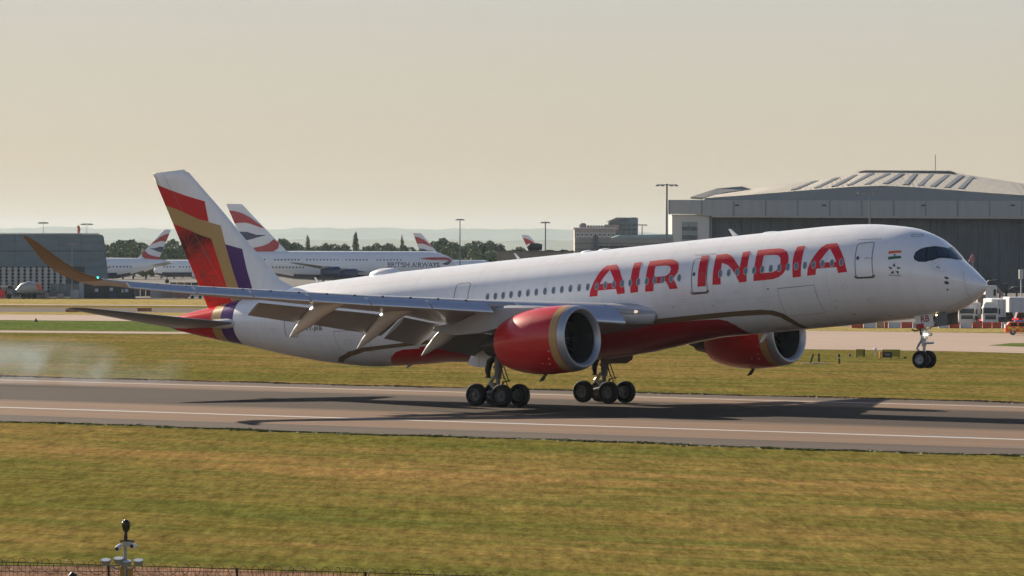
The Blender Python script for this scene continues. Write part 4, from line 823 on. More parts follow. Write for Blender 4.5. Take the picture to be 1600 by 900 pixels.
# ---- trees: leaf clumps spread through uneven crowns
def leaf_crown(w, h, n, seed, lobes=9, slim=False):
    g = np.random.default_rng(seed); P = []
    L = []
    for k in range(lobes):
        t = (k+.5)/lobes; a = g.uniform(0,2*PI)
        if slim: L.append((g.normal(0,w*.08), g.normal(0,w*.08), h*(.12+.8*t), w*.42*math.sin(PI*(t*.8+.15))**.7+.3, h*.16))
        else:
            rr = w*.34*math.sqrt(g.uniform(0,1)); L.append((rr*math.cos(a), rr*math.sin(a), h*(.30+.55*g.uniform(0,1)*(1-.5*rr/(w*.34))), w*g.uniform(.17,.27), h*g.uniform(.15,.24)))
    idx = g.integers(0, lobes, n); d = g.normal(size=(n,3)); d /= np.linalg.norm(d,axis=1)[:,None]; r = g.uniform(.55,1.04,n)**.6
    L = np.array(L)[idx]; C = np.stack([L[:,0]+d[:,0]*r*L[:,3], L[:,1]+d[:,1]*r*L[:,3], L[:,2]+d[:,2]*r*L[:,4]],-1)
    s = (w*.035 if not slim else w*.07)*g.uniform(.5,1.3,n); a = g.normal(size=(n,3)); a /= np.linalg.norm(a,axis=1)[:,None]; b_ = np.cross(a, d+g.normal(0,.4,(n,3))); b_ /= np.linalg.norm(b_,axis=1)[:,None]
    a = a*s[:,None]; b_ = b_*s[:,None]*.8
    V = np.stack([C-a-b_, C+a-b_, C+a*.6+b_, C-a*.7+b_*1.1],1).reshape(-1,3); V[:,2] = np.maximum(V[:,2], h*.06)
    return V
LEAFM = [mat('leaf_dark', (.095,.135,.065), .8, noise=(.25,.45)), mat('leaf_mid', (.125,.165,.075), .8, noise=(.25,.45)), mat('leaf_olive', (.16,.195,.08), .8, noise=(.25,.45))]
BARK = mat('bark', (.09,.07,.05), .9)
def crown_mesh(name, V, ms):
    n = len(V)//4; me = bpy.data.meshes.new(name); me.vertices.add(4*n); me.vertices.foreach_set('co', V.astype(np.float32).ravel()); me.loops.add(4*n); me.loops.foreach_set('vertex_index', np.arange(4*n,dtype=np.int32)); me.polygons.add(n); me.polygons.foreach_set('loop_start', np.arange(0,4*n,4,dtype=np.int32))
    for m_ in ms: me.materials.append(m_)
    me.polygons.foreach_set('material_index', rng.integers(0, len(ms), n).astype(np.int32)); me.update(); me.validate(); return me
def trunk_mesh(w, h):
    mb = MB(); mb.tube([(0,0,-.1),(0,0,h*.3),(.1*w*.1,0,h*.6)], [w*.035,w*.025,w*.012], 7)
    for k in range(5):
        a = k*1.3; mb.tube([(0,0,h*(.28+.05*k)),(w*.18*math.cos(a),w*.18*math.sin(a),h*(.45+.05*k)),(w*.28*math.cos(a),w*.28*math.sin(a),h*(.58+.05*k))], [w*.014,w*.009,w*.004], 5)
    me = bpy.data.meshes.new('trunk'); me.from_pydata(mb.V, [], mb.F); me.materials.append(BARK); return me
KINDS = [(crown_mesh('crown', leaf_crown(12,11,3600,k+20,11), [LEAFM[i] for i in mi_]), trunk_mesh(12,11)) for k, mi_ in enumerate(((0,1),(0,1,2),(1,2),(0,),(1,2,2)))]
SLIMK = [(crown_mesh('crown', leaf_crown(4.5,16,1600,60+k,12,True), [LEAFM[0],LEAFM[1]]), trunk_mesh(3,15)) for k in range(2)]
def tree(px, Z, py_top, wpx, kind, label, group, slim=False):
    c, t = (SLIMK if slim else KINDS)[kind]; h = hz(px, py_top, Z); w = wpx*Z/FPX*(1 if slim else 1.8)
    r = empty('poplar_tree' if slim else 'broadleaf_tree', at(px, Z), rng.uniform(0,6), label, 'tree', group)
    s0 = (4.5,16) if slim else (12,11)
    for nm, me in (('crown', c), ('trunk', t)):
        o = link(nm, me, r); o.scale = (w/s0[0], w/s0[0], h/s0[1]*1.02)
    return r
# woods beyond the airfield, tree by tree
TL = [(168,1850,380,26,0),(182,1900,375,30,3),(196,1850,373,30,0),(210,1900,374,28,3),(224,1880,377,28,0),(238,1900,379,26,1),(176,1700,388,26,1),(192,1680,386,26,2),(208,1700,389,24,1),(228,1700,387,26,2),(252,1750,388,30,1),(272,1750,376,30,2),(285,1800,372,24,1),(300,1800,384,26,0),
 (438,1900,370,26,0),(452,1950,377,28,3),(466,1950,377,26,0),(478,1900,381,24,1),(492,1950,382,22,0),(504,1900,380,24,3),(518,1950,379,26,0),(533,1900,381,26,3),(545,1950,384,22,1),(568,1900,383,24,0),(583,1950,380,26,3),(598,1900,382,22,0),(611,1950,378,26,0),(626,1900,383,24,3),(642,1950,384,22,0),(655,1900,385,22,1),
 (684,1900,375,28,0),(697,1950,372,30,3),(712,1900,376,30,0),(726,1950,380,26,3),(741,1900,374,30,0),(755,1950,380,24,1),(771,1900,376,28,3),(698,1800,387,30,2),(720,1820,390,28,1),(742,1800,388,28,2),(764,1820,390,28,0),(780,1850,391,16,0),
 (795,2300,386,22,1),(808,2300,384,22,0),(830,2350,389,24,1),(856,2300,390,20,0),(878,2300,387,18,1),(890,2300,390,16,0),(420,1900,385,26,1),(404,1950,388,26,0)]
KN = ['dark rounded tree','dark and mid green tree','pale olive green tree','very dark dense tree','pale green tree']
def where(px): return 'beyond the tail fin at the left' if px < 330 else 'behind the long parked double-deck airliner' if px < 665 else 'in the clump right of the small red tail fin' if px < 790 else 'on the skyline behind the tan wall'
ORD = ['leftmost','second','third','fourth','fifth','sixth','seventh','eighth','ninth','tenth']
def where(px): return 'beyond the big tail fin at left' if px < 330 else 'behind the double-deck airliner' if px < 665 else 'in the clump at centre' if px < 790 else 'on the skyline behind the tan shed'
for i,(px,Z,py,w,k) in enumerate(TL):
    same = sorted(q[0] for q in TL if q[4] == k and where(q[0]) == where(px)); n_ = same.index(px)
    tree(px, Z, py, w, k, (ORD[n_]+' ' if len(same) > 1 else '')+KN[k]+' '+where(px), 'trees beyond the airfield')
tree(481,1850,371,9,0,'slim dark poplar left of the taller poplar behind the long parked airliner',None,True)
tree(556,1850,365.5,12,1,'tallest slim dark poplar behind the long parked airliner',None,True)
tree(628,1850,372,9,0,'slim poplar just left of the small red and white tail fin',None,True)
hedge = MB()
# ---- parked airliners
BWHITE = mat('airliner_white', (.84,.85,.86), .35, coat=.3); NAVY = mat('airliner_navy', (.022,.035,.10), .4, coat=.3); BRED = mat('airliner_red', (.50,.03,.04), .4); BGREY = mat('airliner_grey', (.45,.43,.40), .45)
def airliner(px_nose, px_tail, Z, top, bot, fin, label, navy=.30, seed=0, text=None, big=False, wingz=.3, wings=True, windows=True, group=None, nearwing=None):
    """fin: four picture corners (trailing top, leading top, leading foot, trailing foot)"""
    S_ = Site((px_nose+px_tail)/2, Z); X = S_.x; d = 1 if px_nose > px_tail else -1
    root = empty('parked_airliner', S_.o, A_, label, 'airliner', group)
    xn, xt = X(px_nose), X(px_tail); L = abs(xn-xt); zt, zb = S_.z(px_nose, top), S_.z(px_nose, bot); zc = (zt+zb)/2; rh = (zt-zb)/2; rw = rh*(.86 if big else 1)
    prof = [(0,.02,-.25),(.006,.25,-.22),(.02,.48,-.16),(.045,.72,-.08),(.08,.9,-.02),(.12,1,0),(.6,1,0),(.68,.97,.03),(.76,.84,.15),(.84,.64,.32),(.92,.38,.5),(.98,.16,.62),(1,.06,.66)]
    V=[];F=[];M=[];n=28
    for t, r, dz in prof:
        for k in range(n):
            q=2*PI*k/n; V.append((xn-d*t*L, rw*r*math.sin(q), zc+dz*rh-rh*r*math.cos(q)))
    for i in range(len(prof)-1):
        for k in range(n):
            F.append((i*n+k,i*n+(k+1)%n,(i+1)*n+(k+1)%n,(i+1)*n+k)); q=2*PI*(k+.5)/n
            zz = zc+prof[i][2]*rh-rh*prof[i][1]*math.cos(q); M.append(1 if zz < zb+2*rh*navy and i < 10 else 0)
    F += [tuple(range(n)), tuple((len(prof)-1)*n+k for k in range(n))]; M += [0,0]
    f = mesh('fuselage', V, F, [BWHITE, NAVY], root, True, M, sharp=60)
    bm = bmesh.new(); bm.from_mesh(f.data); bmesh.ops.recalc_face_normals(bm, faces=bm.faces); bm.to_mesh(f.data); bm.free()
    # fin with waving ribbons
    (t0x,t0y),(t1x,t1y),(b1x,b1y),(b0x,b0y) = fin
    def fp(u, v, y=0): 
        px = (b0x+(t0x-b0x)*v)*(1-u)+(b1x+(t1x-b1x)*v)*u; py = (b0y+(t0y-b0y)*v)*(1-u)+(b1y+(t1y-b1y)*v)*u
        return (X(px), y, S_.z(px, py))
    V=[];F=[]
    for v in (0,1):
        for u,w_ in ((0,.03),(.5,.32),(.85,.28),(1,.03)):
            for s in (-1,1): V.append(fp(u,v,s*w_*(1-.4*v)))
    for a in (0,2,4):
        F += [(a,a+2,a+10,a+8),(a+3,a+1,a+9,a+11)]
    F += [(0,1,9,8),(6,7,15,14),(8,9,11,10),(10,11,13,12),(12,13,15,14)]
    fo = mesh('tail_fin', V, F, BWHITE, root)
    def ribbon(pts, m_):
        mb = MB(); n_=len(pts)
        Vv=[fp(u,v,-.36) for u,v in pts]+[fp(u,v,-.30) for u,v in pts]; lp=[Vector((u,v,0)) for u,v in pts]
        T=tessellate_polygon([lp]); mb.add(Vv,[tuple(t) for t in T]+[(i,(i+1)%n_,n_+(i+1)%n_,n_+i) for i in range(n_)]); mb.out('tail_ribbon', m_, fo)
    ribbon([(0,.87),(.25,.86),(.48,.833),(.66,.79),(.79,.736),(.9,.62),(1,.50),(.9,.51),(.76,.556),(.6,.6),(.46,.625),(.2,.63),(0,.62)], BRED)
    ribbon([(0,.46),(.3,.444),(.42,.41),(.55,.375),(.85,.36),(.5,.325),(.3,.30),(.1,.283),(0,.285)], NAVY)
    ribbon([(0,.13),(.25,.135),(.5,.155),(.7,.19),(.96,.27),(1.0,.18),(.85,.08),(.65,.03),(.48,.014),(.15,.0),(0,.0)], BRED)
    # stabiliser
    for sg in (-1,1):
        xs_ = xt+d*L*.07; c=L*.075
        V=[(xs_+d*c*.5,sg*rw*.3,zc+rh*.35),(xs_-d*c*.5,sg*rw*.3,zc+rh*.35),(xs_-d*c*1.1,sg*L*.14,zc+rh*.62),(xs_-d*c*.6,sg*L*.14,zc+rh*.62)]
        V+= [(x,y,z-.28) for x,y,z in V]; mesh('stabiliser',V,[(0,1,2,3),(7,6,5,4),(0,4,5,1),(1,5,6,2),(2,6,7,3),(3,7,4,0)],BGREY,root)
        if wings:
            xr = xn-d*L*.38; cr=L*.17; sp=L*.44; zr=zb+2*rh*wingz
            P=[(0,rw*.7,0,cr),(.35,rw*.7+(sp-rw*.7)*.35,.35,cr*.55),(1,sp,1,cr*.18)]
            V=[]
            for t,y,_,c in P:
                xl=xr-d*t*sp*.62; zz=zr+t*sp*.085; th=c*.06
                V += [(xl,sg*y,zz),(xl-d*c*.4,sg*y,zz+th),(xl-d*c,sg*y,zz-.1),(xl-d*c*.4,sg*y,zz-th)]
            F=[]
            for i in (0,1):
                for k in range(4): F.append((i*4+k,i*4+(k+1)%4,(i+1)*4+(k+1)%4,(i+1)*4+k))
            F += [(0,1,2,3),(11,10,9,8)]
            w = mesh('wing',V,F,BGREY,root,True,sharp=30)
            for t in ((.33,.58) if big else (.33,)):
                y=rw*.7+(sp-rw*.7)*t; xl=xr-d*t*sp*.62; zz=zr+t*sp*.085; r_e=1.6*(L/70)**.5
                mb=MB(); mb.lathe([(d*3.2,r_e*.85),(d*3.3,r_e*.97),(d*2.6,r_e*1.08),(0,r_e),(-d*2.0,r_e*.6),(-d*2.2,.1)],(xl+d*.5,sg*y,zz-r_e*1.05),'x',16); e_=mb.out('engine',BWHITE if not big else NAVY,root,True,sharp=50)
                mb=MB(); mb.lathe([(d*2.6,.02),(d*2.6,r_e*.82)],(xl+d*.5,sg*y,zz-r_e*1.05),'x',16); mb.out('fan',BLACK,e_)
                mb=MB(); mb.box(xl-1.5,xl+1.2,sg*y-.2,sg*y+.2,zz-r_e*.6,zz+.1); mb.out('pylon',BGREY,e_)
    for fr in (.12,.52,.56):
        for sg in (-1,1):
            if fr==.12 and sg==1: continue
            x=xn-d*L*fr; y=0 if fr==.12 else sg*L*.07
            mb=MB(); mb.tube([(x,y,.5),(x,y,zb+.6)],.18,8); g=mb.out('gear_leg',STEEL,root)
            mb=MB()
            for q in (-.5,.5): mb.lathe([(q-.2,.02),(q-.2,.55),(q-.1,.62),(q+.1,.62),(q+.2,.55),(q+.2,.02)],(x,y,.62),'y',14)
            mb.out('gear_wheel',TYRE,root)
    if windows:
        rows = ((.40,((.80,.86),(.66,.78),(.50,.64),(.38,.48),(.24,.36)),),(-.12,((.82,.88),(.64,.78)),)) if big else ((.18,((.10,.22),(.24,.5),(.53,.8))),)
        for zf, segs in rows:
            for a,b in segs:
                z=zc+rh*zf; yy=-rw*math.sqrt(max(.05,1-zf*zf))-.015
                mb=MB(); n_=int((b-a)*L/.95)
                for k in range(n_):
                    x=xn-d*(a*L+k*.95); mb.box(x-.20,x+.20,yy-.02,yy+.06,z-.2,z+.2)
                o=mb.out('window_row',mat('far_window_dark',(.06,.07,.09),.3),root)
    if text: text(root, X, S_, zc, rh, rw, xn, d)
    return root
def a380_marks(root, X, S_, zc, rh, rw, xn, d):
    Vv,Ff=text_mesh('BRITISH AIRWAYS'); xs_=[v[0] for v in Vv]; ys_=[v[1] for v in Vv]; x0,x1=X(606),X(687); z0,z1=S_.z(640,417.6),S_.z(640,409.8); P=[]
    for x,y in Vv:
        z=z0+(y-min(ys_))/(max(ys_)-min(ys_))*(z1-z0); yy=-rw*math.sqrt(max(.02,1-((z-zc)/rh)**2))-.03
        P.append((x0+(x-min(xs_))/(max(xs_)-min(xs_))*(x1-x0), yy, z))
    mesh('airline_title',P,Ff,mat('title_navy',(.03,.045,.11),.4),root)
    pts=[(655,403.4),(675,402.3),(697,402.3),(703,403.5),(706,408),(702,412.5),(692,412.2),(697,409.5),(701,407.5),(698,405.8),(675,405.8)]
    def rib(p,m_,nm):
        yy=lambda z:-rw*math.sqrt(max(.02,1-((z-zc)/rh)**2))
        T=tessellate_polygon([[Vector((a,b,0)) for a,b in p]]); V=[]
        for a,b in p:
            z=S_.z(a,b); t=abs(xn-X(a))/70; k=min(1,.45+t*4.5); V.append((X(a),yy(z)*k-.45,z))
        mesh(nm,V,[tuple(t) for t in T],m_,root)
    rib([(655,403.4),(675,402.0),(697,402.0),(703,403.5),(706,407.5),(701,407.5),(698,405.8),(675,405.8)],BRED,'ribbon_mark')
    rib([(701,407.5),(706,407.5),(702,412.5),(698,414),(690,412.2),(697,409.8)],NAVY,'ribbon_mark')
airliner(718, 338, 1390, 393.0, 438.5, [(353,318.5),(377.5,319),(449,393.5),(388,399)], 'long double-deck white airliner with BRITISH AIRWAYS titles parked beyond the field', navy=.17, text=a380_marks, big=True)
airliner(10, 266, 1350, 402.2, 435.5, [(267,359),(257.5,358.5),(214,404),(247,408)], 'white airliner with a ribboned tail fin, its nose hidden by the blue-grey building', navy=.24)
airliner(240, 415, 1480, 405.8, 433, [(424,376),(416,376),(378,405),(402,407)], 'white airliner seen between the big red tail fin and the ribboned fin left of it', navy=.26)
airliner(772, 650, 1620, 406.5, 434, [(645,364),(657.5,364.5),(694,407),(662,409)], 'airliner whose small red and white tail fin rises over the double-deck jet', navy=.25)
airliner(925, 820, 1750, 403, 428, [(814.5,367),(826,367.5),(858,404),(832,406)], 'airliner whose distant tail fin shows above the long tan wall', navy=.25)

# ---- buildings
def tinted(name, c, sc=.3, am=.08, rough=.7, stretch=(1,1,1), **k): return mat(name, c, rough, noise=(sc, am), stretch=stretch, **k)
CLAD = tinted('blue_grey_cladding', (.16,.215,.245), .2, .14, stretch=(1,1,6)); 
def pane_wall(site, root, px0, px1, py0, py1, y, n, m_, name, depth=.12, gap=.12, rows=1):
    for r in range(rows):
        for k in range(n):
            a=site.x(px0+(px1-px0)*k/n)+gap/2; b=site.x(px0+(px1-px0)*(k+1)/n)-gap/2; z0=site.z(px0,py1+(py0-py1)*r/rows)+gap/2; z1=site.z(px0,py1+(py0-py1)*(r+1)/rows)-gap/2
            mb=MB(); mb.box(a,b,y-depth,y,z0,z1); mb.out(name,m_,root)
# blue-grey building at the left
s=Site(80,1013); r=empty('terminal_building', s.o, A_, 'long blue-grey clad building with a slanting right end at the left edge', 'building')
mb=MB(); P=[(-160,464),(168.5,464),(158.5,371),(156.5,367.5),(153,366),(-160,365)]
mb.prism([(s.x(a),s.z(a,b)) for a,b in P][::-1],.6,6); mb.out('wall',mat('plinth_grey',(.07,.09,.105),.8),r)
for k in range(9):
    a=-150+(k*34.6); b=min(a+34.2,158)
    for j in range(2):
        y1=417-j*25; y0=y1-25+.7
        if b>150: P=[(a,y1-.3),(164.4-j*2.6,y1-.3),(161.8-j*2.6,y0),(a,y0)] if j==0 else [(a,y1-.3),(161.6,y1-.3),(158.6,371),(156.5,367.5),(153,366),(a,366)]
        else: P=[(a,y1-.3),(b,y1-.3),(b,y0 if j==0 else 365.6),(a,y0 if j==0 else 365.6)]
        mq=MB(); mq.prism([(s.x(p),s.z(p,q)) for p,q in P][::-1],.3,.6); mq.out('cladding_panel',CLAD,r)
mb=MB(); mb.prism([(s.x(a),s.z(a,b)) for a,b in [(132,417),(164.6,417),(169.3,464),(132,464)]][::-1],.35,.6); mb.out('cladding_panel',CLAD,r)
mb=MB(); mb.box(s.x(-160),s.x(153),.1,3,s.z(80,365.2),s.z(80,364.2)); mb.out('parapet',mat('parapet_pale',(.38,.40,.41),.6),r)
for k in range(14):
    px=1.5+k*9.4-28; mb=MB(); z0,z1=s.z(px,455),s.z(px,417.5); cx=s.x(px+3.6); n=9
    mb.tube([(cx,.5,z0),(cx,.5,z1)],.34,10,cap=True)
    for j in range(7): zz=z0+(z1-z0)*(j+.5)/7; mb.tube([(cx,.45,zz-.19),(cx,.45,zz+.19)],.50,12)
    mb.out('ribbed_column',mat('column_pale',(.52,.51,.48),.5,noise=(.9,.15)),r)
s=Site(105,1000)
r=empty('panel_fence', s.o, A_, 'grey panelled enclosure wall in front of the ribbed columns', 'fence')
pane_wall(s,r,78,125,443,463.6,0,4,tinted('fence_grey',(.15,.165,.175),.4,.15),'fence_panel'); 
o=MB(); o.box(s.x(124),s.x(131),-.3,.5,0,s.z(128,439)); tag(o.out('gate_pier',tinted('pale_pier',(.33,.36,.37),.5,.1),None,loc=s.o,rz=A_),'pale square pier between the grey enclosure and the dark low building','pier')
s=Site(170,1000); r=empty('low_building', s.o, A_, 'dark flat-roofed low building with small white windows below the winglet', 'building')
mb=MB(); mb.box(s.x(131.5),s.x(210),0,3,0,s.z(170,441)); mb.out('wall',tinted('dark_wall',(.035,.035,.042),.4,.25),r)
for k,(a,b,y0,y1) in enumerate(((148.5,153.5,451,456),(171.5,176.5,449.5,454.5),(190,193,452,457),(195,200.5,451.5,456.5))):
    mb=MB(); mb.box(s.x(a),s.x(b),-.15,.02,s.z(a,y1),s.z(a,y0)); mb.out('window',mat('lit_pane',(.45,.50,.52) if k!=2 else (.4,.3,.27),.3),r)
mb=MB(); mb.box(s.x(171),s.x(181),-.12,.02,.0,s.z(170,456)); mb.out('door',mat('blue_door',(.03,.05,.10),.5),r)
mb=MB(); mb.box(s.x(131),s.x(211),-.4,3.4,s.z(170,441),s.z(170,440)); mb.out('roof_edge',mat('roof_edge_grey',(.10,.10,.11),.7),r)
s=Site(300,1020); r=empty('panel_fence', s.o, A_, 'dark brown-grey fence running right from the low dark building', 'fence')
pane_wall(s,r,210.5,262,446,463.5,0,6,tinted('fence_brown',(.085,.075,.075),.5,.2),'fence_panel')
r=empty('panel_fence', (s.o[0]+DY.x*6,s.o[1]+DY.y*6,0), A_, 'tall dark screen behind the parked ground equipment at the left', 'fence')
pane_wall(s,r,262,420,441,462,0,14,tinted('fence_dark',(.06,.065,.075),.5,.25),'fence_panel')
# mixer lorry
s=Site(45,985); r=empty('mixer_lorry', s.o, A_, 'grey concrete mixer lorry with an orange chute end', 'lorry')
V=[];
mb=MB(); P=[(28,s.z(28,449)),(36,s.z(36,443.5)),(46,s.z(46,441)),(56,s.z(56,442)),(61,s.z(61,443))]; rr=[.8,1.25,1.35,1.1,.75]
mb.tube([(s.x(a),0,z-1.1) for a,z in P],rr,16); mb.out('drum',tinted('drum_grey',(.33,.34,.35),.8,.15,rough=.4),r,True)
mb=MB(); mb.tube([(s.x(58.5),0,s.z(61,445)-.5),(s.x(63),0,s.z(61,444)-.3)],[.95,.7],14); mb.out('chute',mat('orange_red',(.60,.10,.05),.5),r,True)
mb=MB(); mb.box(s.x(12),s.x(22),-1.2,1.2,.6,s.z(15,449),cham=.25); cabm=mb.out('cab',tinted('cab_grey',(.14,.15,.19),.9,.1,rough=.4),r)
mb=MB(); mb.box(s.x(13),s.x(21),-1.25,-1.18,1.9,2.6); mb.out('window',GLASS,cabm)
mb=MB(); mb.box(s.x(20),s.x(66),-1.1,1.1,.75,1.25); mb.out('chassis',mat('chassis_dark',(.04,.04,.045),.6),r)
for a in (15,38,46,54):
    mb=MB(); mb.lathe([(-.2,.1),(-.2,.5),(.2,.5),(.2,.1)],(s.x(a),-1.1,.5),'y',16); mb.out('wheel',TYRE,r)
s2=Site(20,1000); o=MB(); o.box(s2.x(2),s2.x(22),-1.5,1.5,s2.z(10,449),s2.z(10,445.5)); o.box(s2.x(4),s2.x(6),-1,1,0,s2.z(10,449)); o.box(s2.x(18),s2.x(20),-1,1,0,s2.z(10,449)); tag(o.out('loading_canopy',mat('pale_canopy',(.55,.53,.50),.6),None,loc=s2.o,rz=A_),'pale flat canopy on posts at the far left beside the mixer lorry','canopy')
mb=MB(); mb.lathe([(-.1,.01),(-.1,.9),(.1,.9),(.1,.01)],(0,0,1.0),'y',20); q=at(1,985); tag(mb.out('round_sign',mat('sign_red',(.55,.02,.03),.5),None,loc=q,rz=A_),'round red sign low at the left edge of the photo','sign')
# small service vehicles and crates along the far left fence
def box_vehicle(px, Z, w, h, col, label, cat, name, lightroof=False, loc_y=0):
    s=Site(px,Z); r=empty(name, s.o, A_, label, cat)
    mb=MB(); P=[(-w/2,.35),(w/2,.35),(w/2,h*.58),(w*.40,h*.62),(w*.26,h),(-w*.42,h),(-w/2,h*.7)]; mb.prism(P[::-1],-.85,.85); mb.out('body',mat('vehicle_'+label.split()[0],col,.35,coat=.3),r)
    mb=MB(); mb.prism([(-w*.40,h*.60),(w*.33,h*.60),(w*.24,h*.92),(-w*.38,h*.92)][::-1],-.88,.88); mb.out('window',GLASS,r)
    for a in (-.3,.3):
        mb=MB(); mb.lathe([(-.1,.05),(-.12,.32),(.12,.32),(.1,.05)],(w*a,-.82,.33),'y',14); mb.out('wheel',TYRE,r)
    return r
box_vehicle(307,1000,2.6,2.2,(.65,.66,.67),'white small van by the foot of the red tail fin','van','service_van')
box_vehicle(296,1002,2.3,1.7,(.03,.035,.05),'dark small van left of the white van at the tail fin','van','service_van')
box_vehicle(285,1005,3.0,1.3,(.10,.12,.16),'slate-blue low tractor near the white van','tractor','ground_tractor')
for i,(px,w,h,c,lb) in enumerate(((63,2.2,1.6,(.22,.21,.2),'grey crate between the mixer lorry and the enclosure'),(70,1.6,1.2,(.35,.25,.2),'brown crate in front of the grey enclosure'),(95,1.2,.9,(.42,.33,.28),'pinkish crate before the grey enclosure wall'),(117,1.6,1.7,(.40,.39,.37),'pale rounded tank beside the pale pier'),(243,2.0,1.5,(.36,.34,.33),'pale crate under the wing slats at the left'),(270,4.5,2.6,(.35,.24,.19),'brown container under the wing slats'),(258,3.2,2.0,(.30,.29,.29),'grey container left of the brown one'),(283,2.4,3.0,(.33,.15,.12),'rust-red container behind the slate-blue tractor'))):
    s=Site(px,998); mb=MB(); mb.box(-w/2,w/2,-.8,.8,.12,h,cham=.08)
    for k in range(4): mb.box(-w/2+.1+k*w*.24,-w/2+.2+k*w*.24,-.86,-.8,.2,h-.15)
    tag(mb.out('crate' if w<4 else 'container',mat('crate%d'%i,c,.7),None,loc=s.o,rz=A_),lb,'crate' if w<4 else 'container')
for px,w,lb in ((113,20,'rust-orange box in the grass at the far left taxiway'),(226,22,'rust-orange box on the taxiway verge behind the tailplane')):
    Z=zof(px,487.6 if px<200 else 486.4); s=Site(px,Z); W_=w/FPX*Z; mb=MB(); mb.box(-W_/2,W_/2,-.4,.4,0,.45,cham=.05); mb.box(-W_/2-.05,W_/2+.05,-.45,.45,.45,.52)
    tag(mb.out('equipment_box',tinted('rust_orange',(.36,.15,.06),1,.25),None,loc=s.o,rz=A_),lb,'box')
s=Site(56,zof(56,503)); mb=MB(); mb.lathe([(0,.3),(.1,.28),(.4,.12),(.5,.02)],(0,0,0),'z',10); tag(mb.out('taxiway_lamp',mat('lamp_olive',(.08,.08,.05),.6),None,loc=s.o),'small dark lamp on the green strip left of the tyre smoke','lamp')
# ---- masts
def mast(px, Z, top, label, w=.32, head=3.2, bent=False, colr=(.22,.22,.22)):
    s=Site(px,Z); h=s.z(px,top); r=empty('lamp_mast', s.o, A_, label, 'lamp mast')
    mb=MB(); mb.tube([(0,0,0),(0,0,h)],[w,w*.55],10); p=mb.out('pole',mat('mast_grey',colr,.6),r,True)
    mb=MB(); mb.box(-head/2,head/2,-.12,.12,h-.35,h-.15); mb.out('crossbar',mat('mast_grey',colr,.6),r)
    for sg in (-1,1):
        for k in (.35,.75):
            mb=MB(); mb.box(sg*head*k*.62-.35,sg*head*k*.62+.35,-.35,.15,h-.55,h-.28,cham=.06); mb.out('floodlight',mat('lamp_head_grey',(.25,.25,.25),.5),r)
    return r
mast(1041.5,1020,287,'tallest lamp mast left of the hangar, just outside its wall',.33,4.2)
mast(1358.5,950,298.5,'lamp mast in front of the hangar fascia above the airliner roof',.26,4.4)
mast(718.5,1500,341.5,'lamp mast standing up from the right-hand tree clump',.24,2.2)
mast(852,1500,346,'lamp mast between the distant tail fin and the white building',.30,2.4)
mast(67.5,1400,346.5,'left-hand of two lamp masts behind the blue-grey building',.12,2.4)
mast(135.5,1400,348.5,'right-hand of two lamp masts behind the blue-grey building',.12,3.0)
mast(1003,1700,350,'short lamp mast right of the dark tower',.28,3.2)
s=Site(122.5,1350); mb=MB(); h=s.z(122,352.5); mb.tube([(0,0,0),(0,0,h-2.2)],.12,6); mb.tube([(0,0,h-2.4),(.1,0,h-1.0),(-.1,0,h)],[.25,.42,.32],10); tag(mb.out('windsock',mat('windsock_orange',(.62,.12,.05),.6),None,loc=s.o,rz=A_),'orange windsock hanging on its pole behind the blue-grey building','windsock')
s=Site(111,990)
mast(112.5,990,378,'slim lamp mast in front of the blue-grey building',.16,1.4,colr=(.36,.38,.38))

# ---- hangar
s=Site(1350,1300); X=s.x; Zf=s.z
r=empty('hangar', s.o, A_, 'huge grey aircraft hangar with dark doors and a low hipped roof', 'hangar')
FAS=tinted('fascia_grey',(.36,.36,.355),.12,.08,stretch=(6,1,.3)); 
mb=MB(); mb.box(X(1110),X(1900),6,75,0,Zf(1350,338)); mb.out('wall',mat('hangar_inner',(.05,.05,.055),.8),r)
n=44
for k in range(n):
    a=1110+k*16.2; mb=MB(); yy=4.2+(k%2)*.5; mb.box(X(a)+.03,X(a+16.2)-.03,yy,yy+.6,0,Zf(a,340.2))
    for j in range(4): mb.box(X(a+2+j*3.7),X(a+2.7+j*3.7),yy-.14,yy,.2,Zf(a,341))
    mb.out('hangar_door_leaf',tinted('door_leaf_brown',(.17,.135,.112) if k>6 else (.085,.098,.12),.2,.22,stretch=(3,1,.2)),r)
mb=MB(); mb.prism([(X(1043.5),Zf(1043,334)),(X(1085),Zf(1085,334.5)),(X(1105),Zf(1105,337)),(X(1900),Zf(1900,341)),(X(1900),Zf(1900,317)),(X(1600),Zf(1600,314)),(X(1043.5),Zf(1043,312.2))],0,5); mb.out('fascia',FAS,r)
for k in range(17):
    a=1046+k*50; mb=MB(); mb.box(X(a)-.1,X(a)+.1,-.12,0,Zf(a,335 if k<2 else 337.5),Zf(a,313.5)); mb.out('fascia_joint',mat('fascia_joint_grey',(.16,.17,.175),.7),r)
mb=MB(); mb.prism([(X(1112),Zf(1112,339.4)),(X(1900),Zf(1900,343.5)),(X(1900),Zf(1900,341)),(X(1112),Zf(1112,337.2))],-.1,3); mb.out('door_rail',mat('rail_cream',(.42,.37,.30),.6),r)
for a in (1151,1287,1442,1582): 
    mb=MB(); mb.box(X(a)-.55,X(a)+.55,-.35,.0,Zf(a,322),Zf(a,319.5)); mb.out('vent',mat('vent_dark',(.06,.06,.06),.6),r)
mb=MB(); mb.prism([(X(1100),Zf(1100,309.6)),(X(1156),Zf(1156,305.8)),(X(1250),Zf(1250,298)),(X(1330),Zf(1330,291.8)),(X(1380),Zf(1380,290)),(X(1430),Zf(1430,292.5)),(X(1600),Zf(1600,305.5)),(X(1900),Zf(1900,330)),(X(1900),Zf(1900,340)),(X(1100),Zf(1100,320))][::-1],.4,4.6); mb.out('gable_wall',tinted('gable_grey',(.22,.25,.27),.15,.08),r)
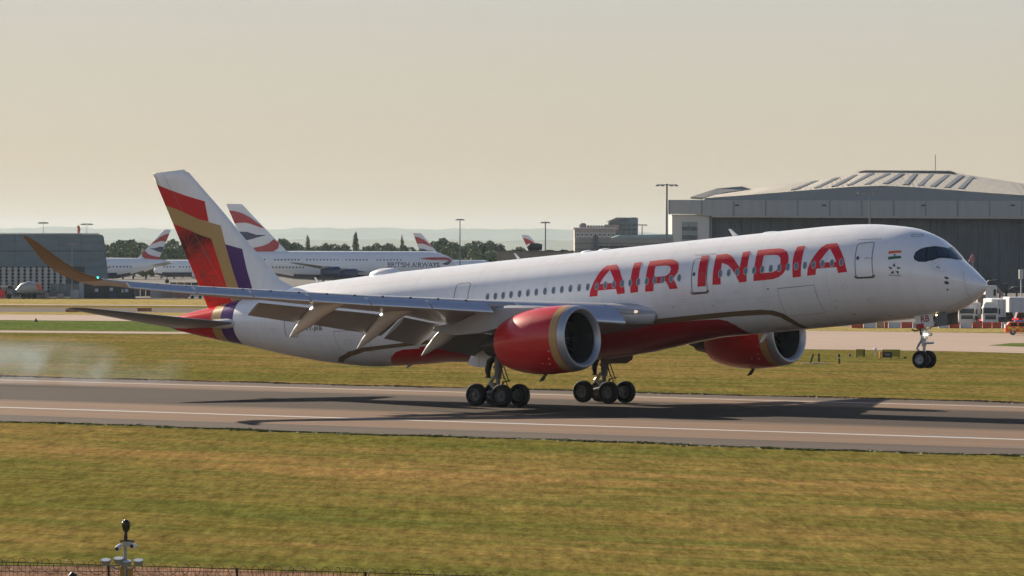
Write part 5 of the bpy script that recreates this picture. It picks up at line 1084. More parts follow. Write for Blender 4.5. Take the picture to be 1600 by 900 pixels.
# roof: front slope rising from the gable edge back to the ridge
def rp(px,py,Z): return ((px-1350)/FPX*Z, Z-1300, hz(px,py,Z))
Fr=[rp(1100,309.4,1300.2),rp(1156,305.6,1300.2),rp(1250,297.8,1300.2),rp(1330,291.6,1300.2),rp(1380,289.8,1300.2),rp(1430,292.3,1300.2),rp(1600,305.3,1300.2),rp(1900,329.8,1300.2)]
Bk=[rp(1130,304.5,1330),rp(1193,295.4,1335),rp(1262,285.5,1340),rp(1325,275.8,1345),rp(1371,268,1350),rp(1420,268,1350),rp(1508,269.5,1350),rp(1900,350,1350)]
Bk[-1]=rp(1900,331,1350); Bk2=[(x,y+60,z-1.5) for x,y,z in Bk]
V=Fr+Bk+Bk2; F=[(i,i+1,8+i+1,8+i) for i in range(7)]+[(8+i,9+i,17+i,16+i) for i in range(7)]
mesh('roof',V,F,tinted('roof_pale_sheet',(.42,.385,.32),.25,.12,stretch=(4,.6,1)),r)
def roofpt(t,v):       # t along 0..7, v 0 front..1 ridge
    i=min(int(t),6); f=t-i; a=Vector(Fr[i]).lerp(Vector(Fr[i+1]),f); b=Vector(Bk[i]).lerp(Vector(Bk[i+1]),f); p=a.lerp(b,v); return p
def px_t(px,arr):
    xs_=[1350+p[0]/(1300+p[1])*FPX for p in arr]; return float(np.interp(px,xs_,range(8)))
for a,b in ((1276,1322),(1304,1352),(1329,1378),(1357,1403),(1385,1424),(1417,1442),(1440,1464),(1461,1486),(1484,1505),(1507,1522),(1239,1290)):
    pa=roofpt(px_t(a,Fr),.10); pb=roofpt(px_t(b,Bk),.84); w_=Vector((.62,0,0)); up=Vector((0,-.05,.22))
    V=[pa-w_+up,pa+w_+up,pb+w_+up,pb-w_+up,pa-w_-up,pa+w_-up,pb+w_-up,pb-w_-up]
    mesh('skylight',V,[(0,1,2,3),(0,4,5,1),(1,5,6,2),(2,6,7,3),(3,7,4,0)],mat('skylight_dark',(.12,.115,.10),.4),r)
for k in range(60):
    t0=px_t(1180+k*8.5,Fr); pa=roofpt(t0,.0); pb=roofpt(min(t0+.25,7),1.0); up=Vector((0,0,.08))
    if pb.x<pa.x: continue
    mesh('roof_rib',[pa+up,pa+Vector((.16,0,0))+up,pb+Vector((.16,0,0))+up,pb+up],[(0,1,2,3)],mat('roof_rib_tan',(.33,.30,.25),.6),r)
mb=MB(); mb.prism([rp(1358,268.6,1348)[::2],rp(1371,266.3,1348)[::2],rp(1503,267,1348)[::2],rp(1512,270.3,1348)[::2],rp(1420,270,1348)[::2]][::-1],46.5,52); mb.out('roof_monitor',mat('monitor_grey',(.17,.17,.165),.7),r)
mb=MB(); mb.prism([rp(1508,269,1352)[::2],rp(1600,288,1352)[::2],rp(1900,350,1352)[::2],rp(1900,360,1352)[::2],rp(1600,300,1352)[::2],rp(1508,276,1352)[::2]][::-1],51,90); mb.out('roof_slope',mat('roof_grey_slope',(.20,.20,.195),.7),r)
mb=MB(); mb.tube([(X(1486),50,Zf(1486,270)),(X(1486),50,Zf(1486,236))],.10,6); mb.out('aerial',mat('mast_grey',(.22,.22,.22),.6),r)
# small left roof
V=[rp(1091,307.6,1330),rp(1137,294.6,1345),rp(1179,291.2,1350),rp(1193,295.4,1350),rp(1150,300,1335),rp(1110,308.8,1330)]; V=[Vector(v) for v in V]; V2=[v+Vector((0,.6,-.5)) for v in V]
mesh('side_roof',V+V2,[tuple(range(6)),(0,6,7,1),(1,7,8,2),(2,8,9,3),(3,9,10,4),(4,10,11,5),(5,11,6,0)],tinted('side_roof_grey',(.24,.235,.215),.4,.15),r)
mb=MB(); mb.box(X(1050),X(1108),1.2,30,0,Zf(1080,335.2)); mb.out('pier',tinted('pier_concrete',(.46,.46,.45),.3,.06),r)
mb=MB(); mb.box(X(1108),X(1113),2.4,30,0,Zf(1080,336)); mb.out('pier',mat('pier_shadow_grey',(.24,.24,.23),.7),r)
for k in range(6):
    y0=347+k*6.8; 
    for j in range(2):
        mb=MB(); mb.box(X(1065.5+j*12.3),X(1077.2+j*12.3),1.05,1.25,Zf(1070,y0+6.5),Zf(1070,y0)); mb.out('window',mat('office_glass_pale',(.17,.23,.24),.15,spec=.8) if k%2==0 else mat('office_glass_dark',(.045,.06,.09),.15,spec=.8),r)
# ---- beige building with teal roof
s=Site(975,1250); X=s.x; Zf=s.z; r=empty('hangar_annex', s.o, A_, 'long beige banded building with a pale teal roof left of the hangar', 'building')
mb=MB(); mb.box(X(898),X(1052),0,30,0,Zf(975,371.5)); mb.out('wall',tinted('beige_band',(.36,.335,.28),.2,.1,stretch=(1,1,5)),r)
for k in range(3): mb=MB(); mb.box(X(897.5),X(1052),-.25,0,Zf(975,380.8+k*9),Zf(975,380+k*9)); mb.out('band',mat('band_dark',(.15,.14,.12),.7),r)
for k in range(5): mb=MB(); a=936+k*16; mb.box(X(a),X(a+14.5),-.2,.05,Zf(a,397),Zf(a,384)); mb.out('window',mat('annex_glass',(.07,.08,.09),.3),r)
mb=MB(); mb.box(X(927),X(934),-.6,0,0,Zf(930,368)); mb.out('stair_tower',mat('tower_grey',(.15,.16,.17),.7),r)
mb=MB(); mb.prism([(X(955),Zf(955,371.6)),(X(1052),Zf(1052,371.6)),(X(1052),Zf(1052,366)),(X(968),Zf(968,367.2))][::-1],2,28); mb.out('roof',tinted('teal_roof',(.36,.46,.42),.5,.12),r)
s=Site(930,1700); X=s.x; Zf=s.z; r=empty('office_block', s.o, A_, 'pale distant office block with a white roof line left of the dark tower', 'building')
mb=MB(); mb.box(X(897.5),X(962),0,30,0,Zf(930,357)); mb.out('wall',tinted('office_brown',(.40,.35,.31),.3,.1),r)
mb=MB(); mb.box(X(895),X(963),-1,31,Zf(930,357),Zf(930,355.6)); mb.out('roof_edge',mat('roof_edge_white',(.78,.75,.72),.5),r)
mb=MB(); mb.box(X(905),X(916),4,12,Zf(930,355.6),Zf(910,348.5),cham=.5); mb.out('roof_unit',mat('roof_unit_brown',(.25,.22,.2),.7),r)
for k in range(8): mb=MB(); mb.box(X(917+k*4.4),X(920.5+k*4.4),3,8,Zf(930,355.6),Zf(910,352)); mb.out('roof_unit',mat('roof_unit_brown',(.25,.22,.2),.7),r)
for k in range(9): mb=MB(); mb.box(X(900+k*6.9),X(905+k*6.9),-.2,.05,Zf(930,370.5),Zf(930,363.5)); mb.out('window_bay',mat('bay_white',(.62,.61,.58),.5),r)
for k in range(9): mb=MB(); mb.box(X(901+k*6.9),X(904+k*6.9),-.3,-.15,Zf(930,368.5),Zf(930,365)); mb.out('window',mat('far_glass',(.12,.13,.15),.3),r)
s=Site(975,1800); X=s.x; Zf=s.z; r=empty('glass_tower', s.o, A_, 'dark blue-grey tower block with stepped roofs behind the pale office block', 'building')
TG=tinted('tower_blue_grey',(.17,.22,.26),.3,.15)
mb=MB(); mb.prism([(X(a),Zf(a,b)) for a,b in [(950,400),(996.5,400),(996.5,340.5),(991,339.5),(976,340.5),(960,343),(950,347)]][::-1],0,26); mb.out('wall',TG,r)
for k in range(4):
    for j in range(5): mb=MB(); mb.box(X(953+j*8.6),X(960+j*8.6),-.25,.0,Zf(975,354+k*7),Zf(975,349.5+k*7)); mb.out('window',mat('tower_glass',(.085,.11,.14),.2),r)
mb=MB(); mb.prism([(X(a),Zf(a,b)) for a,b in [(946,346.5),(958,342),(962,339.8),(978,340.0),(962,345)]][::-1],-3,0); mb.out('roof_plane',mat('roof_plane_grey',(.24,.25,.26),.5),r)
mb=MB(); mb.box(X(944),X(966),-6,-3.1,Zf(960,360),Zf(960,351)); mb.out('roof_unit',mat('unit_rose',(.32,.24,.22),.7),r)
# ---- tan wall building and rooftop units
s=Site(840,1230); X=s.x; Zf=s.z; r=empty('long_shed', s.o, A_, 'long low tan shed in front of the distant tail fin', 'building')
mb=MB(); mb.box(X(776),X(897),0,25,0,Zf(840,392.8)); mb.out('wall',tinted('tan_sheet',(.26,.22,.16),.3,.08),r)
mb=MB(); mb.box(X(775),X(897.5),-.3,25.5,Zf(840,392.8),Zf(840,391.6)); mb.out('roof_edge',mat('shed_edge',(.12,.12,.12),.7),r)
for k,a in enumerate((811,835,859,881)):
    mb=MB(); mb.prism([(X(a-7),Zf(a,392)),(X(a+7),Zf(a,392)),(X(a+5),Zf(a,390.4)),(X(a-4),Zf(a,390.2))][::-1],1,4); mb.out('roof_vent',mat('vent_black',(.03,.03,.035),.7),r)
for k in range(7): mb=MB(); a=781+k*16; mb.box(X(a),X(a+.8),-.12,0,Zf(a,408),Zf(a,393)); mb.out('wall_joint',mat('shed_joint',(.19,.16,.12),.7),r)
s=Site(835,1240); mb=MB(); mb.tube([(s.x(824),3,s.z(824,388)),(s.x(828),3,s.z(828,386)),(s.x(840),3,s.z(840,385.5)),(s.x(847),3,s.z(847,386))],[.5,.95,.95,.7],14); mb.box(s.x(829),s.x(839),2.5,3.5,s.z(830,392),s.z(830,386))
tag(mb.out('roof_duct',mat('vent_black',(.03,.03,.035),.7),None,loc=(s.o[0],s.o[1],0),rz=A_),'dark rounded unit on a stand in front of the distant tail fin','roof unit')
# ---- lorry park at the right
LW=mat('lorry_white',(.66,.64,.61),.4,coat=.2)
def lorry(px0,px1,top,base,label,trailer=None,beacon=False):
    Z=zof((px0+px1)/2,base); s=Site((px0+px1)/2,Z); X=s.x; a,b=X(px0),X(px1); w=b-a; h=s.z(px0,top)
    r=empty('lorry',s.o,A_,label,'lorry')
    mb=MB(); mb.box(a,b,0,2.2,.55,h*.80,cham=.12); c=mb.out('cab',LW,r)
    mb=MB(); mb.prism([(a+.12,h*.80),(b-.12,h*.80),(b-.2,h*.93),(b-.45,h),(a+.45,h),(a+.2,h*.93)][::-1],.25,2.1); mb.out('roof_fairing',LW,r)
    mb=MB(); mb.prism([(a+.1,h*.52),(b-.1,h*.52),(b-.16,h*.75),(a+.16,h*.75)][::-1],-.05,.05); mb.out('windscreen',mat('teal_windscreen',(.02,.045,.055),.25,spec=.35),r)
    mb=MB(); mb.box(a+.3,b-.3,-.06,.02,h*.26,h*.40); mb.box(a+.3,b-.3,-.06,.02,h*.42,h*.46); mb.out('grille',mat('grille_dark',(.05,.05,.055),.5),r)
    mb=MB(); mb.box(a,b,-.12,.3,.3,h*.20,cham=.05); mb.out('bumper',LW,r)
    for x in (a+.25,b-.55): mb=MB(); mb.box(x,x+.3,-.1,0,h*.2,h*.26); mb.out('headlight',mat('headlamp',(.6,.6,.58),.2),r)
    for x in (a-.28,b+.08): mb=MB(); mb.box(x,x+.2,.1,.35,h*.48,h*.72); mb.out('mirror',BLACK,r)
    for x in (a+.3,b-.3): mb=MB(); mb.lathe([(-.16,.1),(-.16,.48),(.16,.48),(.16,.1)],(x,1.1,.48),'x',16); mb.out('wheel',TYRE,r)
    if trailer:
        tx0,tx1,tt=trailer; mb=MB(); mb.box(X(tx0),X(tx1),2.6,14,1.1,s.z(tx0,tt),cham=.06); t=mb.out('trailer_box',mat('trailer_white',(.60,.60,.60),.45),r)
        for k in range(3): mb=MB(); xx=X(tx0)+(X(tx1)-X(tx0))*(k+.5)/3; mb.box(xx-.03,xx+.03,2.54,2.6,1.2,s.z(tx0,tt)-.1); mb.out('trailer_rib',mat('rib_grey',(.4,.4,.4),.5),r)
        mb=MB(); mb.box(X(tx0)+.3,X(tx1)-.3,3,13.5,.6,1.05); mb.out('chassis',mat('chassis_dark',(.04,.04,.045),.6),r)
        for yy in (10,11.4): 
            for xx in (X(tx0)+.4,X(tx1)-.4): mb=MB(); mb.lathe([(-.16,.1),(-.16,.48),(.16,.48),(.16,.1)],(xx,yy,.48),'x',14); mb.out('wheel',TYRE,r)
    return r
lorry(1498.5,1524,474,507,'white lorry partly behind the airliner nose, left of the other cab',(1512,1535,473))
lorry(1536,1560,472,508.5,'white lorry with a rounded roof fairing, right of the half-hidden cab',(1552,1575,468))
s=Site(1580,700); X=s.x;Zf=s.z
def trailer(px0,px1,top,bot,Z,label,col):
    s=Site((px0+px1)/2,Z); X=s.x; r=empty('box_trailer',s.o,A_,label,'trailer')
    mb=MB(); mb.box(X(px0),X(px1),0,9,s.z(px0,bot),s.z(px0,top),cham=.08); mb.out('trailer_box',mat('trailer_'+label.split()[0],col,.5),r)
    for k in range(4): mb=MB(); xx=X(px0)+(X(px1)-X(px0))*(k+.5)/4; mb.box(xx-.04,xx+.04,-.06,0,s.z(px0,bot)+.1,s.z(px0,top)-.1); mb.out('trailer_rib',mat('rib_grey',(.4,.4,.4),.5),r)
    mb=MB(); mb.box(X(px0)+.3,X(px1)-.3,.5,8.5,.55,s.z(px0,bot)-.04); mb.out('chassis',mat('chassis_dark',(.04,.04,.045),.6),r)
    for xx in (X(px0)+.6,X(px1)-.6): mb=MB(); mb.lathe([(-.16,.1),(-.16,.48),(.16,.48),(.16,.1)],(xx,.5,.48),'y',14); mb.out('wheel',TYRE,r)
trailer(1550,1583,466.5,488,730,'white high box trailer above the right-hand lorry cab',(.62,.60,.56))
trailer(1577,1625,464.5,496,700,'grey box trailer at the right edge of the photo',(.50,.51,.53))
s=Site(1555,760); X=s.x; r=empty('boarding_stair',s.o,A_,'white cabin on a raised steel stair just right of the airliner nose','boarding stair')
mb=MB(); mb.box(X(1540),X(1558),0,3,s.z(1550,470),s.z(1550,446),cham=.1); c=mb.out('cabin',mat('stair_white',(.60,.58,.55),.5),r)
mb=MB(); mb.box(X(1552.5),X(1556),-.06,.0,s.z(1550,462),s.z(1550,452)); mb.out('window',GLASS,c)
mb=MB(); mb.tube([(X(1558),1,s.z(1558,449)),(X(1576),1,s.z(1576,472))],.22,6); mb.tube([(X(1556),1,s.z(1558,466)),(X(1572),1,s.z(1576,488))],.22,6); mb.out('ramp',mat('ramp_rose',(.36,.27,.24),.6),r)
mb=MB(); mb.box(X(1528),X(1546),.2,3,s.z(1535,481),s.z(1535,460)); mb.out('undercarriage',tinted('ramp_brown',(.28,.21,.18),.6,.2),r)
for px in (1533,1553): mb=MB(); mb.box(X(px)-.2,X(px)+.2,1,1.4,0,s.z(px,470)); mb.out('support',STEEL,r)
# dark aircraft tug shapes before the hangar doors
for px0,px1,t,lb in ((1532,1575,437,'dark low service rig standing before the hangar doors, left part'),(1570,1640,447,'dark arched steel rig before the hangar doors at the right edge')):
    s=Site((px0+px1)/2,900); X=s.x; mb=MB(); mb.box(X(px0),X(px1),0,3,s.z(px0,458),s.z(px0,t+6)); mb.prism([(X(px0+6),s.z(px0,t+6)),(X(px1-8),s.z(px0,t+6)),(X(px1-16),s.z(px0,t)),(X(px0+14),s.z(px0,t+1))][::-1],.3,2.6)
    for k in range(5): xx=X(px0+3)+(X(px1-3)-X(px0+3))*k/4; mb.box(xx-.15,xx+.15,.2,.6,0,s.z(px0,450))
    mb.box(X(px0),X(px1),-.3,.3,s.z(px0,470),s.z(px0,466)); tag(mb.out('service_rig',tinted('rig_dark',(.055,.06,.065),.5,.25),None,loc=s.o,rz=A_),lb,'service rig')
s=Site(1596,880); X=s.x; mb=MB(); mb.box(X(1592.5),X(1599),0,1,s.z(1596,436),s.z(1596,421),cham=.05); mb.box(X(1595),X(1596.5),.3,.6,0,s.z(1596,436)); tag(mb.out('signal_box',mat('box_pale',(.5,.49,.47),.6),None,loc=s.o,rz=A_),'small pale cabinet on a post before the hangar doors','cabinet')
s=Site(1519,890); X=s.x; mb=MB(); mb.prism([(X(1513),s.z(1515,409)),(X(1518),s.z(1518,398)),(X(1520.5),s.z(1519,397)),(X(1523.5),s.z(1523,409))][::-1],0,.2); q=mb.out('fin_panel',mat('beacon_rose',(.35,.12,.12),.5),None,loc=s.o,rz=A_); mb=MB(); mb.tube([(X(1520),.1,0),(X(1520),.1,s.z(1519,409))],.12,6); q2=mb.out('post',mat('mast_grey',(.22,.22,.22),.6),q); tag(q,'small dull red fin-shaped marker on a post before the hangar door','marker')
# cars in the park
def car(px0,px1,base,h,col,label,faces=1,cat='car',name='parked_car',stripes=False,rear=False):
    Z=zof((px0+px1)/2,base); s=Site((px0+px1)/2,Z); X=s.x; a,b=X(px0),X(px1); w=b-a; r=empty(name,s.o,A_,label,cat)
    if rear:
        mb=MB(); mb.box(a,b,0,4.2,.28,h*.55,cham=.1); bd=mb.out('body',mat('carpaint_'+label.split()[0],col,.3,coat=.6),r)
        mb=MB(); mb.prism([(a+.12,h*.55),(b-.12,h*.55),(b-.32,h),(a+.32,h)][::-1],.3,3.0); mb.out('cabin',mat('carpaint_'+label.split()[0],col,.3,coat=.6),r)
        mb=MB(); mb.prism([(a+.28,h*.6),(b-.28,h*.6),(b-.40,h*.93),(a+.40,h*.93)][::-1],.25,.3); mb.out('window',GLASS,r)
        for x in (a+.08,b-.38): mb=MB(); mb.box(x,x+.32,-.05,.02,h*.38,h*.5); mb.out('tail_light',mat('tail_lamp',(.6,.02,.02),.3,emit=((1,.04,.05),.8)),r)
        for x in (a+.25,b-.25): mb=MB(); mb.lathe([(-.12,.1),(-.12,.31),(.12,.31),(.12,.1)],(x,.7,.31),'x',14); mb.out('wheel',TYRE,r)
        return r
    P=[(0,.35),(0,.62),(.03,.72),(.10,.98),(.17,1.0),(.55,1.0),(.66,.93),(.76,.66),(.93,.58),(1,.45),(1,.22),(0,.22)]
    if faces<0: P=[(1-x,z) for x,z in P][::-1]
    mb=MB(); mb.prism([(a+x*w,z*h) for x,z in P][::-1],.0,1.75); bd=mb.out('body',mat('carpaint_'+label.split()[0],col,.3,coat=.6),r)
    for x0,x1 in ((.12,.30),(.33,.50),(.53,.68)):
        mb=MB(); q=[(x0 if faces>0 else 1-x0,.66),(x1 if faces>0 else 1-x1,.66),(min(x1,.62) if faces>0 else 1-min(x1,.62),.93),(x0+.02 if faces>0 else 1-x0-.02,.93)]; mb.prism([(a+x*w,z*h) for x,z in q],-.02,.02); mb.out('window',GLASS,bd)
    for f in (.19,.80):
        mb=MB(); mb.lathe([(-.1,.02),(-.11,.20),(-.09,.36),(.12,.36),(.12,.05)],(a+f*w,.10,.36),'y',18,mi=[1,0,0,0]); mb.out('wheel',[TYRE,RIM],r,True)
    if stripes:
        for k in range(9):
            mb=MB(); x0=a+w*(.06+.1*k); z0=h*(.36 if k%2 else .49); mb.box(x0,x0+w*.1,-.025,.01,z0,z0+h*.13); mb.out('reflective_block',mat('hi_vis_yellow',(.75,.62,.05),.5),bd)
        mb=MB(); mb.box(a-.02,a+.15,.2,1.5,h*.52,h*.8); mb.out('rear_window',mat('white_glare',(.8,.8,.8),.3),bd)
        mb=MB(); mb.box(a+w*.25,a+w*.5,.3,1.4,h,h+.14,cham=.03); mb.out('light_bar',mat('beacon_blue',(.1,.2,.5),.3),bd)
    return r
car(1571.5,1632,523.5,1.55,(.88,.09,.015),'orange airport patrol car with yellow blocks driving at the right edge',1,'car','patrol_car',True)
car(1471,1496,506.5,1.7,(.02,.03,.045),'navy dark car with lit tail lamp just right of the nose gear door',rear=True)
car(1529,1541,507.5,1.45,(.03,.035,.04),'black car squeezed between the two white lorry cabs',rear=True)
car(1561,1586,507.5,1.7,(.03,.032,.04),'charcoal car parked right of the second lorry cab',rear=True)
car(1587,1604,506.5,1.6,(.25,.02,.03),'maroon car behind the orange patrol car',rear=True)
# barriers
BR=tinted('barrier_red',(.55,.10,.05),1,.15); BW=tinted('barrier_white',(.58,.56,.53),1,.12); BT=tinted('barrier_tan',(.50,.30,.16),1,.15)
seq=[(1330,1349,BR,'red'),(1349,1369,BW,'white'),(1369,1382,BT,'tan'),(1382,1388,BR,'short red'),(1388,1408,BW,'white'),(1408,1426,BR,'red'),(1426,1440,BW,'white'),(1466,1483,BW,'white'),(1483,1500,BR,'red'),(1500,1519,BW,'white'),(1519,1535,BR,'red'),(1535,1550,BR,'red'),(1550,1565,BR,'red'),(1565,1583,BW,'white')]
seen=[]
for k,(a,b,m_,cn) in enumerate(seq):
    Z=zof((a+b)/2,512.5 if a<1460 else 512.8); s=Site((a+b)/2,Z); X=s.x; w=X(b)-X(a); h=.78
    r=MB(); P=[(-.30,0),(-.30,.12),(-.16,.32),(-.10,h),(.10,h),(.16,.32),(.30,.12),(.30,0)]; n=8
    V=[(-w/2+.03,y,z) for y,z in P]+[(w/2-.03,y,z) for y,z in P]; r.add(V,[tuple(range(n)),tuple(range(n,2*n))[::-1]]+[(i,(i+1)%n,n+(i+1)%n,n+i) for i in range(n)])
    r.box(-w/2+.3,w/2-.3,-.33,-.25,.05,.16)
    side='left of the nose gear' if a<1440 else 'right of the nose gear'
    i_=sum(1 for q in seen if q==side); seen.append(side)
    nth=('%s plastic road barrier, %s of those %s'%(cn,('leftmost','second','third','fourth','fifth','sixth','rightmost')[i_],side))
    tag(r.out('traffic_barrier',m_,None,loc=s.o,rz=A_),nth,'barrier','barriers along the lorry park')
# ---- airfield signs and marker posts
def sign(px0,px1,top,base,m_,label,face=None):
    Z=zof((px0+px1)/2,base); s=Site((px0+px1)/2,Z); X=s.x; h=s.z(px0,top); r=empty('taxiway_sign',s.o,A_,label,'airfield sign')
    mb=MB(); mb.box(X(px0),X(px1),-.12,.12,.12,h,cham=.03); b=mb.out('panel',m_,r)
    for x in (X(px0)+.12,X(px1)-.12): mb=MB(); mb.box(x-.04,x+.04,-.05,.05,0,.13); mb.out('foot',DARK,r)
    return r,s,b
YS=mat('sign_dull_yellow',(.30,.24,.02),.6,noise=(3,.12)); 
r,s,b=sign(1337,1352,545.5,558.5,YS,'dull yellow back of a small sign, leftmost by the taxiway'); mb=MB(); mb.box(s.x(1349.5),s.x(1351.5),-.15,-.10,.1,s.z(1350,546)); mb.out('edge_strip',DARK,b)
r,s,b=sign(1378,1407,546,559.5,YS,'wide dull yellow sign back standing behind the black-fronted sign')
r,s,b=sign(1374.5,1394.5,549.5,560.8,mat('sign_black',(.014,.015,.02),.35),'black taxiway sign N5 with a bright orange left end')
mb=MB(); mb.box(s.x(1374.3),s.x(1379),-.16,.13,.10,s.z(1375,549.2)); mb.out('orange_end',mat('sign_orange',(.80,.36,.05),.5),b)
Vv,Ff=text_mesh('N5'); sc_=.30; mesh('sign_lettering',[(s.x(1387)+x*sc_*1.2,-.145,.12+(s.z(1375,549.5)-.12)/2+y*sc_) for x,y in Vv],Ff,mat('sign_letter',(.30,.30,.16),.5),b)
q=gp(1368,557.5); mb=MB(); mb.tube([(0,0,0),(0,0,.55)],.05,8); mb.lathe([(.5,.05),(.55,.14),(.72,.16),(.8,.10),(.82,.01)],(0,0,0),'z',12); tag(mb.out('edge_lamp',mat('lamp_white',(.62,.62,.62),.4),None,loc=q),'white-topped lamp on a short post between the yellow signs','lamp')
q=gp(1415,560); mb=MB(); mb.lathe([(0,.16),(.1,.14),(.18,.02)],(0,0,0),'z',10); tag(mb.out('edge_lamp',DARK,None,loc=q),'low dark lamp right of the yellow signs','lamp')
q=gp(1328,556.5); mb=MB(); mb.lathe([(0,.14),(.15,.12),(.24,.02)],(0,0,0),'z',10); tag(mb.out('edge_lamp',DARK,None,loc=q),'low dark lamp left of the yellow signs','lamp')
MK=mat('marker_dark',(.05,.05,.03),.6); MKW=mat('marker_band',(.45,.47,.42),.5)
for px,base,h,lean,lb in ((1267,567,.80,.28,'leaning dark marker post nearest the far engine'),(1280,565.5,.75,0,'upright dark marker post beside the leaning one'),(1312,568.3,.84,-.04,'lone dark marker post with a pale band')):
    q=gp(px,base); r=empty('marker_post',q,A_,lb,'marker post')
    mb=MB(); mb.box(-.09,.09,-.04,.04,0,h,cham=.02)
    for i,v in enumerate(mb.V): mb.V[i]=(v[0]+lean*v[2],v[1],v[2])
    mb.out('post',MK,r)
    if px==1312: mb=MB(); mb.box(-.12,.08,-.06,.06,.45,.54); mb.out('reflective_band',MKW,r)
q=gp(1275,568.5); mb=MB(); mb.box(-1.25,1.2,-.3,.3,0,.06,cham=.02); mb.box(-.3,.25,-.2,.2,.06,.12); tag(mb.out('base_board',mat('board_tan',(.42,.34,.22),.7),None,loc=q,rz=A_),'flat pale board lying under the leaning marker post','board')

# ---- perimeter fence with razor coil, close to the camera
Zq=104.0; s=Site(300,Zq); X=s.x; r=empty('perimeter_fence', s.o, A_, 'dark mesh perimeter fence topped by a coil of razor wire', 'fence')
def fz(x): return hz(300,887,Zq)-.0+(-(x-X(300))*.026)*1.0
WIRE=mat('fence_wire',(.035,.03,.028),.6,metal=.3)
x0,x1=X(-60),X(820)
mb=MB(); 
for k in range(int((x1-x0)/.085)):
    x=x0+k*.085; mb.box(x-.003,x+.003,0,.006,0,fz(x))
for k in range(26):
    z=.1+k*.115; 
    for j in range(8):
        a=x0+(x1-x0)*j/8; b=x0+(x1-x0)*(j+1)/8; zz=z
        if zz<fz(b): mb.box(a,b,.012,.022,zz-.006,zz+.006)
tag(mb.out('mesh_wires',WIRE,r),kind='stuff')
mb=MB(); mb.tube([(x0,0,fz(x0)),(x1,0,fz(x1))],.010,6); mb.out('top_rail',WIRE,r)
k=0; x=x0+.4
while x<x1:
    mb=MB(); mb.box(x-.025,x+.025,.03,.08,0,fz(x)+.02); mb.out('post',WIRE,r); x+=2.7; k+=1
mb=MB(); P=[]; tt=np.arange(0,(x1-x0)/.245*2*PI,2*PI/14)
for t in tt:
    x=x0+t/(2*PI)*.245; rad=.145+.012*math.sin(t*.037); P.append((x+.13*math.cos(t),rad*.5*math.cos(t),fz(x)-.06+rad*math.sin(t)))
mb.tube(P,.006,4); mb.out('razor_coil',WIRE,r)
# mast with floodlights
Zm=95; s=Site(197,Zm); X=s.x; Zf=s.z; r=empty('floodlight_mast', s.o, A_, 'slim grey mast with four tilted white floodlights, two cameras and a black sensor on top', 'mast')
MG=mat('mast_steel',(.27,.28,.29),.45,metal=.3)
mb=MB(); mb.tube([(X(196),0,0),(X(196.5),0,Zf(196,878)),(X(197),0,Zf(197,845))],[.05,.045,.02],12); mb.out('pole',MG,r,True)
mb=MB(); mb.tube([(X(197.5),0,Zf(197,846)),(X(197.5),0,Zf(197,840)),(X(197.8),0,Zf(197,832)),(X(198),0,Zf(197,829)),(X(198),0,Zf(198,822)),(X(198),0,Zf(198,816)),(X(198),0,Zf(198,812))],[.025,.04,.028,.06,.085,.08,.03],14); mb.out('sensor_head',BLACK,r,True)
mb=MB(); mb.box(X(192),X(195),-.03,.03,Zf(193,814.5),Zf(193,812.8)); mb.out('sensor_lens',mat('lens_white',(.8,.8,.82),.2),r)
mb=MB(); mb.tube([(X(189),0,Zf(190,846)),(X(198),0,Zf(197,844.5)),(X(211),0,Zf(205,846.5))],.018,8); mb.out('crossarm',DARK,r)
for px,py,d_x in ((187,855,-1),(210,853,1)):
    mb=MB(); c=Vector((X(px),-.02,Zf(px,py))); ax=Vector((-.03*1,-.10,-.03 if d_x<0 else 0)); mb.tube([c-ax,c+ax*.6,c+ax],[.04,.055,.05],12); cmr=mb.out('camera_housing',mat('housing_pale',(.55,.58,.60),.4),r,True)
    mb=MB(); mb.tube([c+ax*1.0,c+ax*1.05],[.038,.036],12); mb.out('camera_glass',GLASS,cmr)
    mb=MB(); mb.tube([c+Vector((0,.03,.0)),(X(197),0,Zf(197,850))],.014,6); mb.out('bracket',MG,r)
mb=MB(); mb.box(X(194),X(207),-.03,.05,Zf(197,854),Zf(197,846),cham=.01); mb.out('junction_box',mat('box_grey',(.36,.36,.34),.5),r)
for px,py in ((167,875),(187,872.5),(199,877),(218,875.5)):
    mb=MB(); cx,cz=X(px),Zf(px,py); w=.105; dep=.09
    V=[(cx-w*math.cos(q) , -.05+dep*math.sin(q), cz+.30*dep*math.sin(q)) for q in np.linspace(0,2*PI,19)[:-1]]; V2=[(x*.75+cx*.25,y*.75,z-.085) for x,y,z in V]; n=18
    mb.add(V+V2,[tuple(range(n)),tuple(range(n,2*n))[::-1]]+[(i,(i+1)%n,n+(i+1)%n,n+i) for i in range(n)],0); fl=mb.out('floodlight',mat('flood_body',(.20,.215,.22),.5),r,True,sharp=30)
    mb=MB(); V3=[(cx+(x-cx)*.88,y*.9-.005,z+.008) for x,y,z in V]; mb.add(V3,[tuple(range(n))]); mb.out('floodlight_glass',mat('flood_glass',(.72,.74,.73),.25),fl)
    mb=MB(); mb.tube([(cx,0,cz-.06),(cx+(X(197)-cx)*.5,0,cz-.17),(X(197),0,Zf(197,890))],.022,6); mb.out('bracket',MG,fl)
mb=MB(); mb.box(X(189),X(195),-.06,.06,Zf(190,900),Zf(190,884),cham=.01); mb.box(X(200),X(209),-.06,.06,Zf(190,905),Zf(190,889),cham=.01); mb.out('yellow_bracket',mat('bracket_ochre',(.30,.17,.03),.5),r)
